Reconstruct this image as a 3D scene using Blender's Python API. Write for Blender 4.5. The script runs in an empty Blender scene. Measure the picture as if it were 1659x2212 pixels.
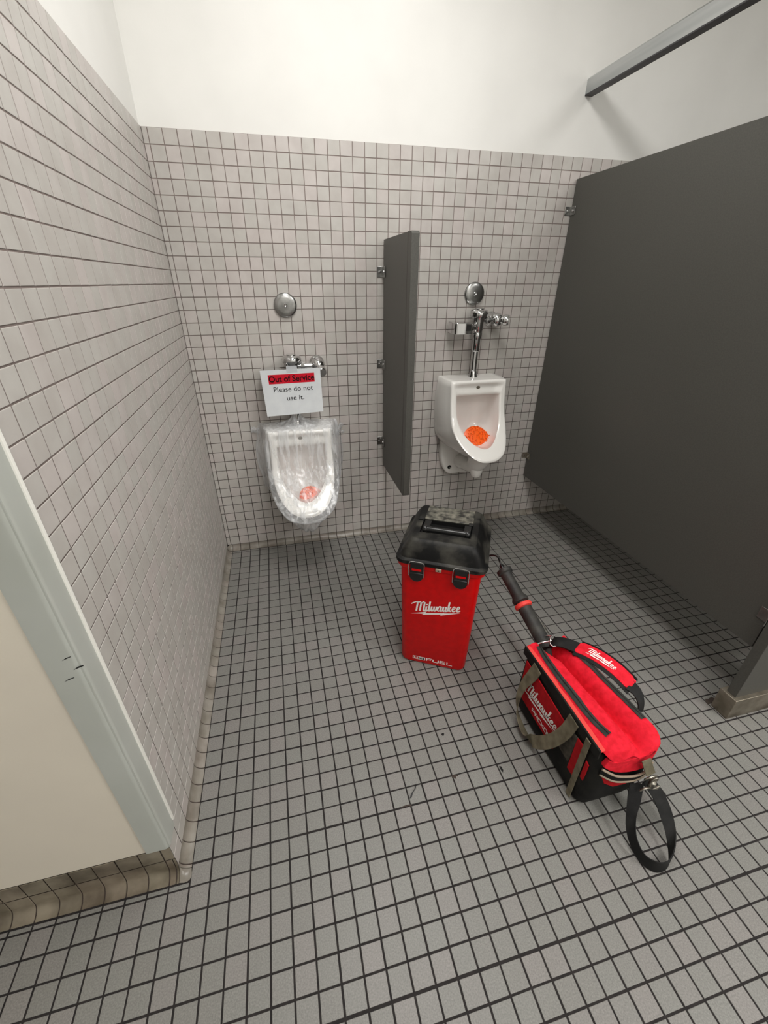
import bpy, bmesh, math, random
from mathutils import Vector, Matrix, noise

# ------------------------------------------------------------------ camera
C = bpy.context.scene.collection
SC = bpy.context.scene
cam_d = bpy.data.cameras.new('camera')
cam = bpy.data.objects.new('camera', cam_d)
C.objects.link(cam)
right = Vector((0.97295429, -0.2309951, 0.00110492))
down = Vector((-0.10911247, -0.46378858, -0.87920113))
fwd = Vector((0.20360359, 0.85530194, -0.47644954))
m = Matrix.Identity(4)
for i in range(3):
    m[i][0] = right[i]; m[i][1] = -down[i]; m[i][2] = -fwd[i]
m.translation = Vector((0.38863, -2.13953, 1.35660))
cam.matrix_world = m
cam_d.sensor_fit = 'HORIZONTAL'
cam_d.sensor_width = 36.0
cam_d.lens = 897.405 / 1659.0 * 36.0
cam_d.shift_x = 9.186 / 1659.0
cam_d.shift_y = -10.194 / 1659.0
cam_d.clip_start = 0.02
SC.camera = cam

# ------------------------------------------------------------------ exposure, world
SC.view_settings.view_transform = 'Standard'
SC.view_settings.look = 'None'
SC.view_settings.gamma = 1.0
SC.view_settings.use_curve_mapping = False
SC.view_settings.exposure = 0.0
W = bpy.data.worlds.new('world'); SC.world = W
W.use_nodes = True
W.node_tree.nodes['Background'].inputs[0].default_value = (0.8, 0.85, 0.9, 1)
W.node_tree.nodes['Background'].inputs[1].default_value = 0.3

# lamp settings: (x, y, z, size_x, size_y, watts)
LAMPS = [
    (0.80, -1.15, 2.745, 0.45, 1.15, 19.0),
    (2.55, -2.95, 2.745, 0.60, 1.15, 42.0),
    (0.85, -3.25, 2.745, 0.60, 1.15, 20.0),  # unseen fill lamp, added to brighten the cream end wall and left floor
]
LAMP_COL = (1.0, 0.985, 0.965)

# ------------------------------------------------------------------ helpers
def lin(c):
    c /= 255.0
    return c / 12.92 if c <= 0.04045 else ((c + 0.055) / 1.055) ** 2.4
def rgb(r, g, b): return (lin(r), lin(g), lin(b), 1.0)

def mat(name, color, rough=0.5, metal=0.0, spec=0.5, coat=0.0, emis=0.0):
    M = bpy.data.materials.new(name); M.use_nodes = True
    b = M.node_tree.nodes['Principled BSDF']
    b.inputs['Base Color'].default_value = color
    b.inputs['Roughness'].default_value = rough
    b.inputs['Metallic'].default_value = metal
    b.inputs['Specular IOR Level'].default_value = spec
    b.inputs['Coat Weight'].default_value = coat
    if emis:
        b.inputs['Emission Color'].default_value = color
        b.inputs['Emission Strength'].default_value = emis
    return M

def nd(M, t, **kw):
    n = M.node_tree.nodes.new(t)
    for k, v in kw.items():
        if k.startswith('i_'): n.inputs[k[2:].replace('_', ' ')].default_value = v
        else: setattr(n, k, v)
    return n
def lk(M, a, ao, b, bi): M.node_tree.links.new(a.outputs[ao], b.inputs[bi])

def vary(M, c1, c2, scale=30.0, detail=3.0, island=0.0, bump=0.0, bscale=200.0, lo=0.35, hi=0.65, stretch=None, c3=None):
    """noise mottling between c1 and c2, optional per-piece tint and fine bump"""
    b = M.node_tree.nodes['Principled BSDF']
    tc = nd(M, 'ShaderNodeTexCoord')
    src = (tc, 'Object')
    if stretch:
        mp = nd(M, 'ShaderNodeMapping'); mp.inputs['Scale'].default_value = stretch
        lk(M, tc, 'Object', mp, 'Vector'); src = (mp, 'Vector')
    nz = nd(M, 'ShaderNodeTexNoise'); nz.inputs['Scale'].default_value = scale; nz.inputs['Detail'].default_value = detail
    lk(M, src[0], src[1], nz, 'Vector')
    rp = nd(M, 'ShaderNodeValToRGB')
    rp.color_ramp.elements[0].position = lo; rp.color_ramp.elements[0].color = c1
    rp.color_ramp.elements[1].position = hi; rp.color_ramp.elements[1].color = c2
    lk(M, nz, 'Fac', rp, 'Fac')
    out = (rp, 'Color')
    if island > 0:
        g = nd(M, 'ShaderNodeNewGeometry')
        r2 = nd(M, 'ShaderNodeValToRGB')
        e = r2.color_ramp.elements
        lo_, hi_ = 1 - island, 1 + island
        e[0].position = 0.0; e[0].color = (lo_, lo_ * 1.005, lo_ * .985, 1)
        e[1].position = 1.0; e[1].color = (hi_ * 1.01, hi_ * .985, hi_ * .985, 1)
        x = e.new(0.5); x.color = (0.975, 1.0, 0.98, 1)
        x = e.new(0.75); x.color = (1.015, 1.005, 1.0, 1)
        lk(M, g, 'Random Per Island', r2, 'Fac')
        mx = nd(M, 'ShaderNodeMix', data_type='RGBA', blend_type='MULTIPLY')
        mx.inputs[0].default_value = 1.0
        M.node_tree.links.new(out[0].outputs[out[1]], mx.inputs[6])
        M.node_tree.links.new(r2.outputs['Color'], mx.inputs[7])
        out = (mx, 2)
    M.node_tree.links.new(out[0].outputs[out[1]], b.inputs['Base Color'])
    if bump > 0:
        n2 = nd(M, 'ShaderNodeTexNoise'); n2.inputs['Scale'].default_value = bscale; n2.inputs['Detail'].default_value = 4.0
        lk(M, tc, 'Object', n2, 'Vector')
        bp = nd(M, 'ShaderNodeBump'); bp.inputs['Strength'].default_value = bump; bp.inputs['Distance'].default_value = 0.002
        lk(M, n2, 'Fac', bp, 'Height'); lk(M, bp, 'Normal', b, 'Normal')
    return M

class MB:
    def __init__(s): s.v = []; s.f = []; s.m = []
    def add(s, vs, fs, mi=0):
        o = len(s.v); s.v += [Vector(p) for p in vs]
        for f in fs: s.f.append([i + o for i in f]); s.m.append(mi)
    def box(s, lo, hi, mi=0, M=None):
        x0, y0, z0 = lo; x1, y1, z1 = hi
        vs = [Vector(p) for p in ((x0,y0,z0),(x1,y0,z0),(x1,y1,z0),(x0,y1,z0),(x0,y0,z1),(x1,y0,z1),(x1,y1,z1),(x0,y1,z1))]
        if M: vs = [M @ p for p in vs]
        s.add(vs, [(3,2,1,0),(4,5,6,7),(0,1,5,4),(1,2,6,5),(2,3,7,6),(3,0,4,7)], mi)
    def loft(s, rings, cap0=False, cap1=False, closed=True, mi=0):
        n = len(rings[0]); assert all(len(r) == n for r in rings); vs = [p for r in rings for p in r]; fs = []
        for i in range(len(rings) - 1):
            for j in range(n if closed else n - 1):
                k = (j + 1) % n
                fs.append((i*n + j, i*n + k, (i+1)*n + k, (i+1)*n + j))
        if cap0: fs.append(tuple(reversed(range(n))))
        if cap1: fs.append(tuple((len(rings)-1)*n + j for j in range(n)))
        s.add(vs, fs, mi)
    def lathe(s, prof, org, axis, n=40, mi=0):
        """prof: list of (r, h) along axis"""
        a = Vector(axis).normalized(); u = a.orthogonal().normalized(); w = a.cross(u); o = Vector(org)
        rings = [[o + a*h + (u*math.cos(t*2*math.pi/n) + w*math.sin(t*2*math.pi/n))*max(r, 1e-5) for t in range(n)] for r, h in prof]
        s.loft(rings, cap0=prof[0][0] > 1e-4, cap1=prof[-1][0] > 1e-4, mi=mi)
    def cyl(s, p0, p1, r0, r1=None, n=32, mi=0):
        p0 = Vector(p0); p1 = Vector(p1); L = (p1-p0).length
        s.lathe([(r0, 0), (r0 if r1 is None else r1, L)], p0, p1-p0, n, mi)
    def tube(s, path, r, n=12, mi=0, cap=True, closed=False):
        P = [Vector(p) for p in path]; rings = []
        ref = None
        for i, p in enumerate(P):
            if closed: d = P[(i+1) % len(P)] - P[i-1]
            else: d = (P[min(i+1, len(P)-1)] - P[max(i-1, 0)])
            d.normalize()
            if ref is None: ref = d.orthogonal().normalized()
            ref = (ref - d*ref.dot(d)).normalized(); w = d.cross(ref)
            rr = r[i] if isinstance(r, (list, tuple)) else r
            rings.append([p + (ref*math.cos(t*2*math.pi/n) + w*math.sin(t*2*math.pi/n))*rr for t in range(n)])
        if closed: rings.append(rings[0]); cap = False
        s.loft(rings, cap, cap, mi=mi)
    def ribbon(s, path, wid, th, mi=0):
        """path points, wid: full width vectors, th thickness"""
        P = [Vector(p) for p in path]; rings = []
        for i, p in enumerate(P):
            d = (P[min(i+1, len(P)-1)] - P[max(i-1, 0)]).normalized()
            w = Vector(wid[i] if isinstance(wid, list) else wid)
            nn = d.cross(w).normalized() * th * 0.5
            h = w * 0.5
            rings.append([p - h - nn, p + h - nn, p + h + nn, p - h + nn])
        s.loft(rings, True, True, mi=mi)

def obj(name, mb, mats, parent=None, smooth=35, bevel=0.0, seg=2, sub=0, local=False):
    me = bpy.data.meshes.new(name)
    off = Vector((0, 0, 0))
    if parent is not None and not local:
        p = parent
        while p is not None:
            off += p.location; p = p.parent
    me.from_pydata([tuple(v - off) for v in mb.v], [], mb.f)
    if not isinstance(mats, (list, tuple)): mats = [mats]
    for x in mats: me.materials.append(x)
    if len(mats) > 1: me.polygons.foreach_set('material_index', mb.m)
    me.validate()
    me.update()
    if smooth:
        me.shade_smooth()
        if smooth < 180: me.set_sharp_from_angle(angle=math.radians(smooth))
    o = bpy.data.objects.new(name, me); C.objects.link(o)
    if parent is not None: o.parent = parent
    if bevel:
        b = o.modifiers.new('bevel', 'BEVEL'); b.width = bevel; b.segments = seg; b.limit_method = 'ANGLE'; b.angle_limit = math.radians(40)
        b.harden_normals = False
    if sub:
        q = o.modifiers.new('subd', 'SUBSURF'); q.levels = sub; q.render_levels = sub
    return o

def thing(name, label, cat, loc, rz=0.0, group=None):
    o = bpy.data.objects.new(name, None); C.objects.link(o)
    o.location = loc; o.rotation_euler = (0, 0, rz); o.empty_display_size = 0.05
    o['label'] = label; o['category'] = cat
    if group: o['group'] = group
    return o
def tag(o, label, cat, group=None):
    o['label'] = label; o['category'] = cat
    if group: o['group'] = group
    return o
def struct(name, mb, mats, **kw):
    o = obj(name, mb, mats, **kw); o['kind'] = 'structure'; return o

def spline(pts, k=6, closed=False):
    P = [Vector(p) for p in pts]; n = len(P); out = []
    rng = range(n if closed else n - 1)
    for i in rng:
        if closed: a, b, c, d = P[(i-1) % n], P[i], P[(i+1) % n], P[(i+2) % n]
        else: a, b, c, d = P[max(i-1, 0)], P[i], P[i+1], P[min(i+2, n-1)]
        for j in range(k):
            t = j / k
            out.append(0.5*((2*b) + (c-a)*t + (2*a-5*b+4*c-d)*t*t + (3*b-3*c+d-a)*t**3))
    if not closed: out.append(P[-1])
    return out

def strokes2d(mb, lines, f, width, scale, org, shear=0.0, rot=0.0, mi=0):
    """lettering: every polyline becomes a flat stroke laid on surface f(u, v)"""
    cr, sr = math.cos(rot), math.sin(rot)
    for L in lines:
        wd = width
        if isinstance(L, tuple): L, wd = L
        P = [Vector((x, y, 0)) for x, y in L]
        n = len(P); vs = []
        for i, p in enumerate(P):
            d = (P[min(i+1, n-1)] - P[max(i-1, 0)]).normalized()
            q = Vector((-d.y, d.x, 0)) * wd * 0.5
            e = d * wd * 0.0
            for sgn in (1, -1):
                a = p + q*sgn
                x = (a.x + a.y*shear) * scale; y = a.y * scale
                vs.append(f(org[0] + x*cr - y*sr, org[1] + x*sr + y*cr))
        fs = [(2*i, 2*i+1, 2*i+3, 2*i+2) for i in range(n-1)]
        mb.add(vs, fs, mi)

def poly2d(mb, pts, f, mi=0):
    mb.add([f(x, y) for x, y in pts], [tuple(range(len(pts)))], mi)

def sm(pts, k=4):
    return [(p.x, p.y) for p in spline([(x, y, 0) for x, y in pts], k)]

def script_logo():
    """brush script word and its zig-zag underline, unit = x-height"""
    L = []
    tk = 0.30
    L += [(sm([(-1.05, 1.50), (-0.5, 1.85), (0.1, 1.98)]), 0.20)]
    L += [([(0.0, 0.0), (0.0, 2.0)], tk), (sm([(0.0, 1.45), (0.32, 1.95), (0.58, 1.75)]), 0.2), ([(0.6, 0.0), (0.6, 1.85)], tk),
          (sm([(0.6, 1.45), (0.92, 1.95), (1.18, 1.75)]), 0.2), (sm([(1.2, 1.85), (1.2, 0.3), (1.3, 0.05), (1.6, 0.2)]), tk)]
    L += [(sm([(1.62, 1.0), (1.62, 0.25), (1.75, 0.05), (2.0, 0.2)]), tk), ([(1.62, 1.25), (1.62, 1.5)], tk)]
    L += [(sm([(2.08, 2.0), (2.08, 0.3), (2.2, 0.05), (2.42, 0.2)]), tk)]
    L += [(sm([(2.5, 1.0), (2.5, 0.3), (2.68, 0.06), (2.9, 0.3)]), tk), ([(2.92, 1.0), (2.92, 0.2)], tk), (sm([(2.92, 0.3), (3.1, 0.06), (3.3, 0.3), (3.34, 1.0)]), tk)]
    L += [(sm([(4.0, 0.95), (3.75, 1.0), (3.58, 0.6), (3.62, 0.15), (3.85, 0.08), (4.0, 0.35)]), 0.24), (sm([(4.05, 1.0), (4.05, 0.3), (4.18, 0.05), (4.35, 0.2)]), tk)]
    L += [(sm([(4.45, 1.0), (4.45, 0.3), (4.62, 0.06), (4.85, 0.3)]), tk), (sm([(4.88, 1.0), (4.88, 0.3), (5.0, 0.05), (5.15, 0.2)]), tk)]
    L += [([(5.28, 2.0), (5.28, 0.0)], tk), ([(5.3, 0.45), (5.68, 1.0)], 0.2), (sm([(5.42, 0.6), (5.6, 0.15), (5.8, 0.1)]), 0.26)]
    for x in (6.0, 6.72):
        L += [(sm([(x, 0.42), (x+0.32, 0.62), (x+0.3, 0.95), (x+0.1, 0.98), (x-0.04, 0.5), (x+0.06, 0.1), (x+0.35, 0.06), (x+0.58, 0.28)]), 0.22)]
    return L
BOLT = [(-1.15, -0.62), (1.0, -0.30), (1.75, -0.12), (1.45, -0.42), (4.35, -0.36), (4.9, -0.16), (4.6, -0.38), (7.3, -0.28), (3.9, -0.92), (4.2, -0.66), (0.8, -0.86), (1.2, -0.60)]

def block_text(txt):
    """squared wide lettering, unit = cap height"""
    G = {
     'F': ([[(0, 0), (0, 1), (1.0, 1)], [(0, .5), (.85, .5)]], 1.25),
     'U': ([[(0, 1), (0, .12), (.1, 0), (.9, 0), (1.0, .12), (1.0, 1)]], 1.35),
     'E': ([[(1.0, 1), (.08, 1), (0, .9), (0, .1), (.08, 0), (1.0, 0)], [(0, .5), (.9, .5)]], 1.35),
     'L': ([[(0, 1), (0, 0), (1.0, 0)]], 1.2),
     'P': ([[(0, 0), (0, 1), (.8, 1), (.9, .9), (.9, .55), (.8, .45), (0, .45)]], 1.2),
     'A': ([[(0, 0), (0, .75), (.2, 1), (.75, 1), (.9, .8), (.9, 0)], [(0, .4), (.9, .4)]], 1.2),
     'C': ([[(.9, 1), (.1, 1), (0, .9), (0, .1), (.1, 0), (.9, 0)]], 1.15),
     'K': ([[(0, 0), (0, 1)], [(.85, 1), (.15, .5), (.85, 0)]], 1.1),
     'O': ([[(.1, 0), (.8, 0), (.9, .1), (.9, .9), (.8, 1), (.1, 1), (0, .9), (0, .1), (.1, 0)]], 1.2),
     'T': ([[(0, 1), (.9, 1)], [(.45, 1), (.45, 0)]], 1.1),
     'M': ([[(0, 0), (0, 1), (.45, .4), (.9, 1), (.9, 0)]], 1.15),
     '1': ([[(0, .8), (.25, 1), (.25, 0)]], .55),
     '8': ([[(.1, 0), (.7, 0), (.8, .1), (.8, .9), (.7, 1), (.1, 1), (0, .9), (0, .1), (.1, 0)], [(0, .5), (.8, .5)]], 1.1),
    }
    out = []; x = 0
    for ch in txt:
        ls, adv = G[ch]
        for l in ls: out.append([(a + x, b) for a, b in l])
        x += adv
    return out

random.seed(7)
# ------------------------------------------------------------------ materials
mPaint = vary(mat('wall_paint', rgb(226, 224, 219), 0.6, spec=0.3), rgb(236, 235, 231), rgb(230, 229, 225), 3.0, bump=0.05, bscale=260)
mCream = vary(mat('cream_paint', rgb(205, 198, 184), 0.55, spec=0.3), rgb(219, 211, 196), rgb(213, 205, 191), 3.0, bump=0.05, bscale=260)
mCeil = mat('ceiling_white', rgb(228, 228, 224), 0.8)
mTile = vary(mat('glazed_wall_tile', rgb(196, 188, 182), 0.36, spec=0.45), rgb(192, 187, 183), rgb(184, 178, 174), 16.0, 4, island=0.04, bump=0.05, bscale=120)
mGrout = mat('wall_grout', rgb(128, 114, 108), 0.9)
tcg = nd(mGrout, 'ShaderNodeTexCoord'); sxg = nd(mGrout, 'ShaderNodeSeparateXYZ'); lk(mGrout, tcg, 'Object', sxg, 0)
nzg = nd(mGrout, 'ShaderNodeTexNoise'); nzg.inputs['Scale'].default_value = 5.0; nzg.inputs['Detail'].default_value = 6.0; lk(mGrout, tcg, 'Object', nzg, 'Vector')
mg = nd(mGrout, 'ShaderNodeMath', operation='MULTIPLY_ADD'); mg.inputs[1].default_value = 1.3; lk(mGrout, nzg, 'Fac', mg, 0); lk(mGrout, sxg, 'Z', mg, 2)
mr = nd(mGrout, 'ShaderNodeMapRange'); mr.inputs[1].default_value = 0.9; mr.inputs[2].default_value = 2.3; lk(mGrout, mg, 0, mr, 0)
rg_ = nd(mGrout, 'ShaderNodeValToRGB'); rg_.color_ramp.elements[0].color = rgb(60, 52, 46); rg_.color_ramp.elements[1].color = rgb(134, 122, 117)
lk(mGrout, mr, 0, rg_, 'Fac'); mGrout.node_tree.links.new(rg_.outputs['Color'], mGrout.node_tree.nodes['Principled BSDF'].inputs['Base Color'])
mFloor = mat('floor_tile', rgb(150, 148, 144), 0.42, spec=0.45)
vary(mFloor, rgb(118, 116, 113), rgb(139, 137, 133), 330.0, 3.0, island=0.045, bump=0.22, bscale=190, lo=0.34, hi=0.72)
mFGrout = vary(mat('floor_grout', rgb(46, 40, 40), 0.9), rgb(26, 22, 22), rgb(40, 35, 34), 40)
mCove = vary(mat('cove_tile', rgb(176, 168, 158), 0.28, spec=0.5), rgb(154, 148, 140), rgb(122, 115, 106), 14.0, 5, island=0.05, bump=0.05, bscale=60)
mCoveD = vary(mat('cove_tile_grimy', rgb(140, 131, 116), 0.3, spec=0.5), rgb(140, 130, 114), rgb(88, 79, 66), 12.0, 5, island=0.06, bump=0.05, bscale=60)
mCoveG = mat('cove_grout', rgb(62, 52, 46), 0.9)
mGuard = vary(mat('guard_grey', rgb(176, 181, 178), 0.4, spec=0.4), rgb(180, 183, 177), rgb(172, 175, 168), 4)
mGuardEdge = mat('guard_edge_highlight', rgb(244, 243, 236), 0.35)  # hemmed lip painted near white for the light it catches
mDark = vary(mat('stall_grey', rgb(84, 83, 79), 0.42, spec=0.35), rgb(76, 75, 71), rgb(82, 81, 76), 240.0, 2, bump=0.12, bscale=420)
mDarkEdge = mat('stall_edge', rgb(76, 70, 66), 0.5)
mSteel = vary(mat('brushed_steel', rgb(176, 172, 160), 0.34, metal=1.0), rgb(182, 178, 168), rgb(150, 146, 136), 60.0, 3, stretch=(1, 1, 0.12))
mSteelDull = vary(mat('dull_steel', rgb(150, 143, 128), 0.42, metal=0.75), rgb(158, 150, 136), rgb(120, 112, 98), 18.0, 4)
mChrome = mat('chrome', rgb(205, 205, 205), 0.07, metal=1.0)
mChromeD = vary(mat('worn_chrome', rgb(170, 170, 168), 0.27, metal=1.0), rgb(176, 176, 174), rgb(138, 138, 136), 22.0, 4)
mAlu = vary(mat('aluminium_rail', rgb(188, 190, 190), 0.32, metal=0.9), rgb(196, 198, 198), rgb(172, 175, 176), 20.0, 3, stretch=(1, 0.06, 1))
mRailDark = mat('rail_underside', rgb(62, 60, 62), 0.5, metal=0.3)
mPorc = mat('porcelain', rgb(243, 241, 236), 0.12, spec=0.55, coat=0.4)
mPorcIn = mat('porcelain_brightened', rgb(248, 244, 240), 0.14, spec=0.55, coat=0.3)  # bowl interior coloured whiter to offset the shade under the rim
mBlack = mat('black_rubber', rgb(16, 16, 16), 0.5)
mHole = mat('dark_hole', rgb(12, 10, 10), 0.8)
mOrange = mat('orange_screen', rgb(255, 104, 24), 0.35)
mOrangeB = mat('orange_bristle', rgb(255, 132, 52), 0.3)
mPaper = vary(mat('paper', rgb(224, 228, 230), 0.6, spec=0.2), rgb(224, 228, 230), rgb(218, 222, 225), 20)
mRedInk = mat('red_ink', rgb(206, 22, 44), 0.6, spec=0.2)
mInk = mat('black_ink', rgb(28, 24, 30), 0.6, spec=0.2)
mInkR = mat('black_on_red_ink', rgb(44, 8, 14), 0.6, spec=0.2)
mTape = mat('clear_tape', rgb(215, 218, 222), 0.25); mTape.node_tree.nodes['Principled BSDF'].inputs['Alpha'].default_value = 0.45
mRedPl = vary(mat('red_plastic', rgb(206, 1, 3), 0.42, spec=0.3), rgb(208, 1, 3), rgb(194, 1, 2), 40.0, 3, bump=0.12, bscale=500)
mBlkPl = mat('black_plastic', rgb(24, 24, 24), 0.28, spec=0.45)
mBlkDust = vary(mat('dusty_black_plastic', rgb(46, 46, 45), 0.52, spec=0.25), rgb(13, 13, 13), rgb(80, 78, 71), 13.0, 10, lo=0.47, hi=0.80, bump=0.06, bscale=150)
mDust = vary(mat('dusty_plate', rgb(110, 108, 98), 0.5, spec=0.35), rgb(42, 41, 38), rgb(128, 125, 113), 38.0, 10, lo=0.38, hi=0.68)
mWhiteInk = mat('white_print', rgb(240, 236, 232), 0.5)
mRedFab = vary(mat('red_fabric', rgb(226, 26, 46), 0.8, spec=0.25), rgb(232, 30, 52), rgb(208, 18, 36), 60.0, 4, bump=0.25, bscale=700)
mRedFabD = vary(mat('dark_red_fabric', rgb(176, 8, 20), 0.8, spec=0.25), rgb(180, 10, 24), rgb(160, 6, 16), 60.0, 3, bump=0.25, bscale=700)
mRedPipe = mat('red_piping', rgb(226, 62, 54), 0.6)
mBlkFab = vary(mat('black_fabric', rgb(22, 22, 20), 0.8, spec=0.25), rgb(18, 18, 17), rgb(40, 39, 34), 14.0, 5, lo=0.45, hi=0.8, bump=0.25, bscale=700)
mZip = vary(mat('zipper_tape', rgb(48, 50, 47), 0.75, spec=0.3), rgb(42, 44, 41), rgb(58, 60, 56), 60.0, 3, bump=0.3, bscale=900)
mWeb = vary(mat('tan_webbing', rgb(112, 106, 88), 0.85, spec=0.2), rgb(122, 115, 96), rgb(94, 88, 72), 30.0, 4, bump=0.35, bscale=800)
mTan = mat('tan_piping', rgb(150, 136, 118), 0.8)
mStrap = vary(mat('black_webbing', rgb(24, 24, 24), 0.7, spec=0.3), rgb(18, 18, 18), rgb(44, 44, 43), 18.0, 5, lo=0.45, hi=0.8, bump=0.3, bscale=700)
mGrip = vary(mat('rubber_grip', rgb(40, 40, 38), 0.6), rgb(34, 34, 33), rgb(62, 61, 56), 25.0, 5, lo=0.4, hi=0.75, bump=0.15, bscale=300)
mGlow = mat('lamp_diffuser', (1.0, 0.97, 0.93, 1), 0.5, emis=3.0)
mLampFr = mat('lamp_frame', rgb(220, 220, 218), 0.5)

mWrap = bpy.data.materials.new('clear_plastic_film'); mWrap.use_nodes = True
b = mWrap.node_tree.nodes['Principled BSDF']
b.inputs['Base Color'].default_value = rgb(232, 234, 236); b.inputs['Roughness'].default_value = 0.16
b.inputs['Specular IOR Level'].default_value = 0.8
tc = nd(mWrap, 'ShaderNodeTexCoord'); mp = nd(mWrap, 'ShaderNodeMapping'); mp.inputs['Scale'].default_value = (44, 34, 3.2)
nz = nd(mWrap, 'ShaderNodeTexNoise'); nz.inputs['Scale'].default_value = 1.0; nz.inputs['Detail'].default_value = 3.0; nz.inputs['Distortion'].default_value = 0.6
lk(mWrap, tc, 'Object', mp, 'Vector'); lk(mWrap, mp, 'Vector', nz, 'Vector')
lw = nd(mWrap, 'ShaderNodeLayerWeight'); lw.inputs['Blend'].default_value = 0.35
rp = nd(mWrap, 'ShaderNodeMapRange'); rp.inputs[1].default_value = 0.46; rp.inputs[2].default_value = 0.68; rp.inputs[3].default_value = 0.16; rp.inputs[4].default_value = 0.58
lk(mWrap, nz, 'Fac', rp, 0)
ad = nd(mWrap, 'ShaderNodeMath', operation='MULTIPLY_ADD'); ad.inputs[1].default_value = 0.55
lk(mWrap, lw, 'Facing', ad, 0); lk(mWrap, rp, 0, ad, 2)
cl = nd(mWrap, 'ShaderNodeClamp'); cl.inputs['Max'].default_value = 0.8
lk(mWrap, ad, 0, cl, 0); mWrap.node_tree.links.new(cl.outputs[0], b.inputs['Alpha'])
bp = nd(mWrap, 'ShaderNodeBump'); bp.inputs['Strength'].default_value = 0.45; bp.inputs['Distance'].default_value = 0.004
lk(mWrap, nz, 'Fac', bp, 'Height'); lk(mWrap, bp, 'Normal', b, 'Normal')

# ------------------------------------------------------------------ grids
T = 0.0508
XC = 0.608629
CV = 0.5512
def zrow(k): return (36 + CV - k) * T          # wall rows from the top
def xcol(k): return (k - XC) * T               # wall columns
def fy(n): return -(0.9241 + 1.0001 * n) * T   # floor rows (and left wall columns)
def fx(k): return (1.1182 + 0.9923 * k - XC) * T
ZT = zrow(0)
H = 2.75
XR, YF, XL = 3.40, -4.0, -1.60

def tile(mb, o, U, V, N, u0, u1, v0, v1, g, bev=0.0008, dep=0.0016, mi=0, jit=0.0003):
    du, dv = random.uniform(-jit, jit), random.uniform(-jit, jit)
    a0, a1, b0, b1 = u0 + g + du, u1 - g + du, v0 + g + dv, v1 - g + dv
    if a1 - a0 < 0.003 or b1 - b0 < 0.003: return
    if a1-a0 < 4*bev or b1-b0 < 4*bev: bev = min(a1-a0, b1-b0) * 0.2
    t = [random.uniform(-0.00010, 0.00010) for _ in range(4)]
    vs = []
    for e, h in ((0, -dep), (0, -bev*0.8), (bev*0.35, -bev*0.25), (bev, 0)):
        for q, (a, b_) in enumerate(((a0+e, b0+e), (a1-e, b0+e), (a1-e, b1-e), (a0+e, b1-e))):
            vs.append(o + U*a + V*b_ + N*(h + t[q]))
    fs = []
    for i in range(3):
        for j in range(4):
            k = (j+1) % 4
            fs.append((i*4+j, i*4+k, (i+1)*4+k, (i+1)*4+j))
    fs.append((12, 13, 14, 15))
    mb.add(vs, fs, mi)

X_, Y_, Z_ = Vector((1,0,0)), Vector((0,1,0)), Vector((0,0,1))

# ------------------------------------------------------------------ back wall
wb = MB()
g = 0.0016
cols = [0.0] + [xcol(k) for k in range(1, 70) if xcol(k) < XR] + [XR]
for i in range(len(cols)-1):
    for k in range(36):
        tile(wb, Vector((0,0,0)), X_, Z_, -Y_, cols[i], cols[i+1], zrow(k+1), zrow(k), g)
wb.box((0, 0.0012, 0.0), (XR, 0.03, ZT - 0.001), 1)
wb.box((-0.15, 0.006, ZT - 0.001), (XR, 0.10, H), 2)
wb.box((-0.15, 0.03, 0.0), (XR, 0.10, ZT - 0.001), 2)
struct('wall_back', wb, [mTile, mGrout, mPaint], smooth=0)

# ------------------------------------------------------------------ left wall (tiled up to the corner guard)
YG, YE = -1.48, -1.53
wl = MB()
rows = [0.0] + [fy(n) for n in range(0, 28)] + [YG]
for i in range(len(rows)-1):
    for k in range(36):
        tile(wl, Vector((0,0,0)), Y_, Z_, X_, rows[i+1], rows[i], zrow(k+1), zrow(k), g)
for (y1, y0) in ((YG, YE + 0.001),):
    for k in (34, 35):
        tile(wl, Vector((0,0,0)), Y_, Z_, X_, y0, y1, zrow(k+1), min(zrow(k), 0.124), g)
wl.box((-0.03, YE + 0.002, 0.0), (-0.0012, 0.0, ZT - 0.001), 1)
wl.box((-0.15, YE + 0.004, ZT - 0.001), (-0.006, 0.006, H), 2)
wl.box((-0.15, YE + 0.004, 0.0), (-0.03, 0.006, ZT - 0.001), 2)
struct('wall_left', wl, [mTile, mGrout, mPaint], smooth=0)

# end wall, facing the room beyond the corner
we = MB()
we.box((XL, YE + 0.002, 0.125), (-0.006, YE + 0.10, H), 0)
we.box((XL, YE + 0.0035, 0.0), (-0.001, YE + 0.10, 0.125), 1)
ecols = [fx(k) for k in range(-32, 0)] 
ecols = [XL] + [x for x in ecols if x > XL] + [0.0]
for i in range(len(ecols)-1):
    tile(we, Vector((0, YE, 0)), X_, Z_, -Y_, ecols[i], ecols[i+1], 0.067, 0.125, g, mi=2)
struct('wall_end', we, [mCream, mCoveG, mCoveD], smooth=0)

# other walls and ceiling
w = MB(); w.box((XR, YF, 0), (XR + 0.1, 0.1, H)); struct('wall_right', w, mPaint)
w = MB(); w.box((XL, YF - 0.1, 0), (XR, YF, H)); struct('wall_front', w, mPaint)
w = MB(); w.box((XL - 0.1, YF, 0), (XL, YE + 0.1, H)); struct('wall_side', w, mPaint)
w = MB(); w.box((XL - 0.1, YF - 0.1, H), (XR + 0.1, 0.1, H + 0.08)); struct('ceiling', w, mCeil)

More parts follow.
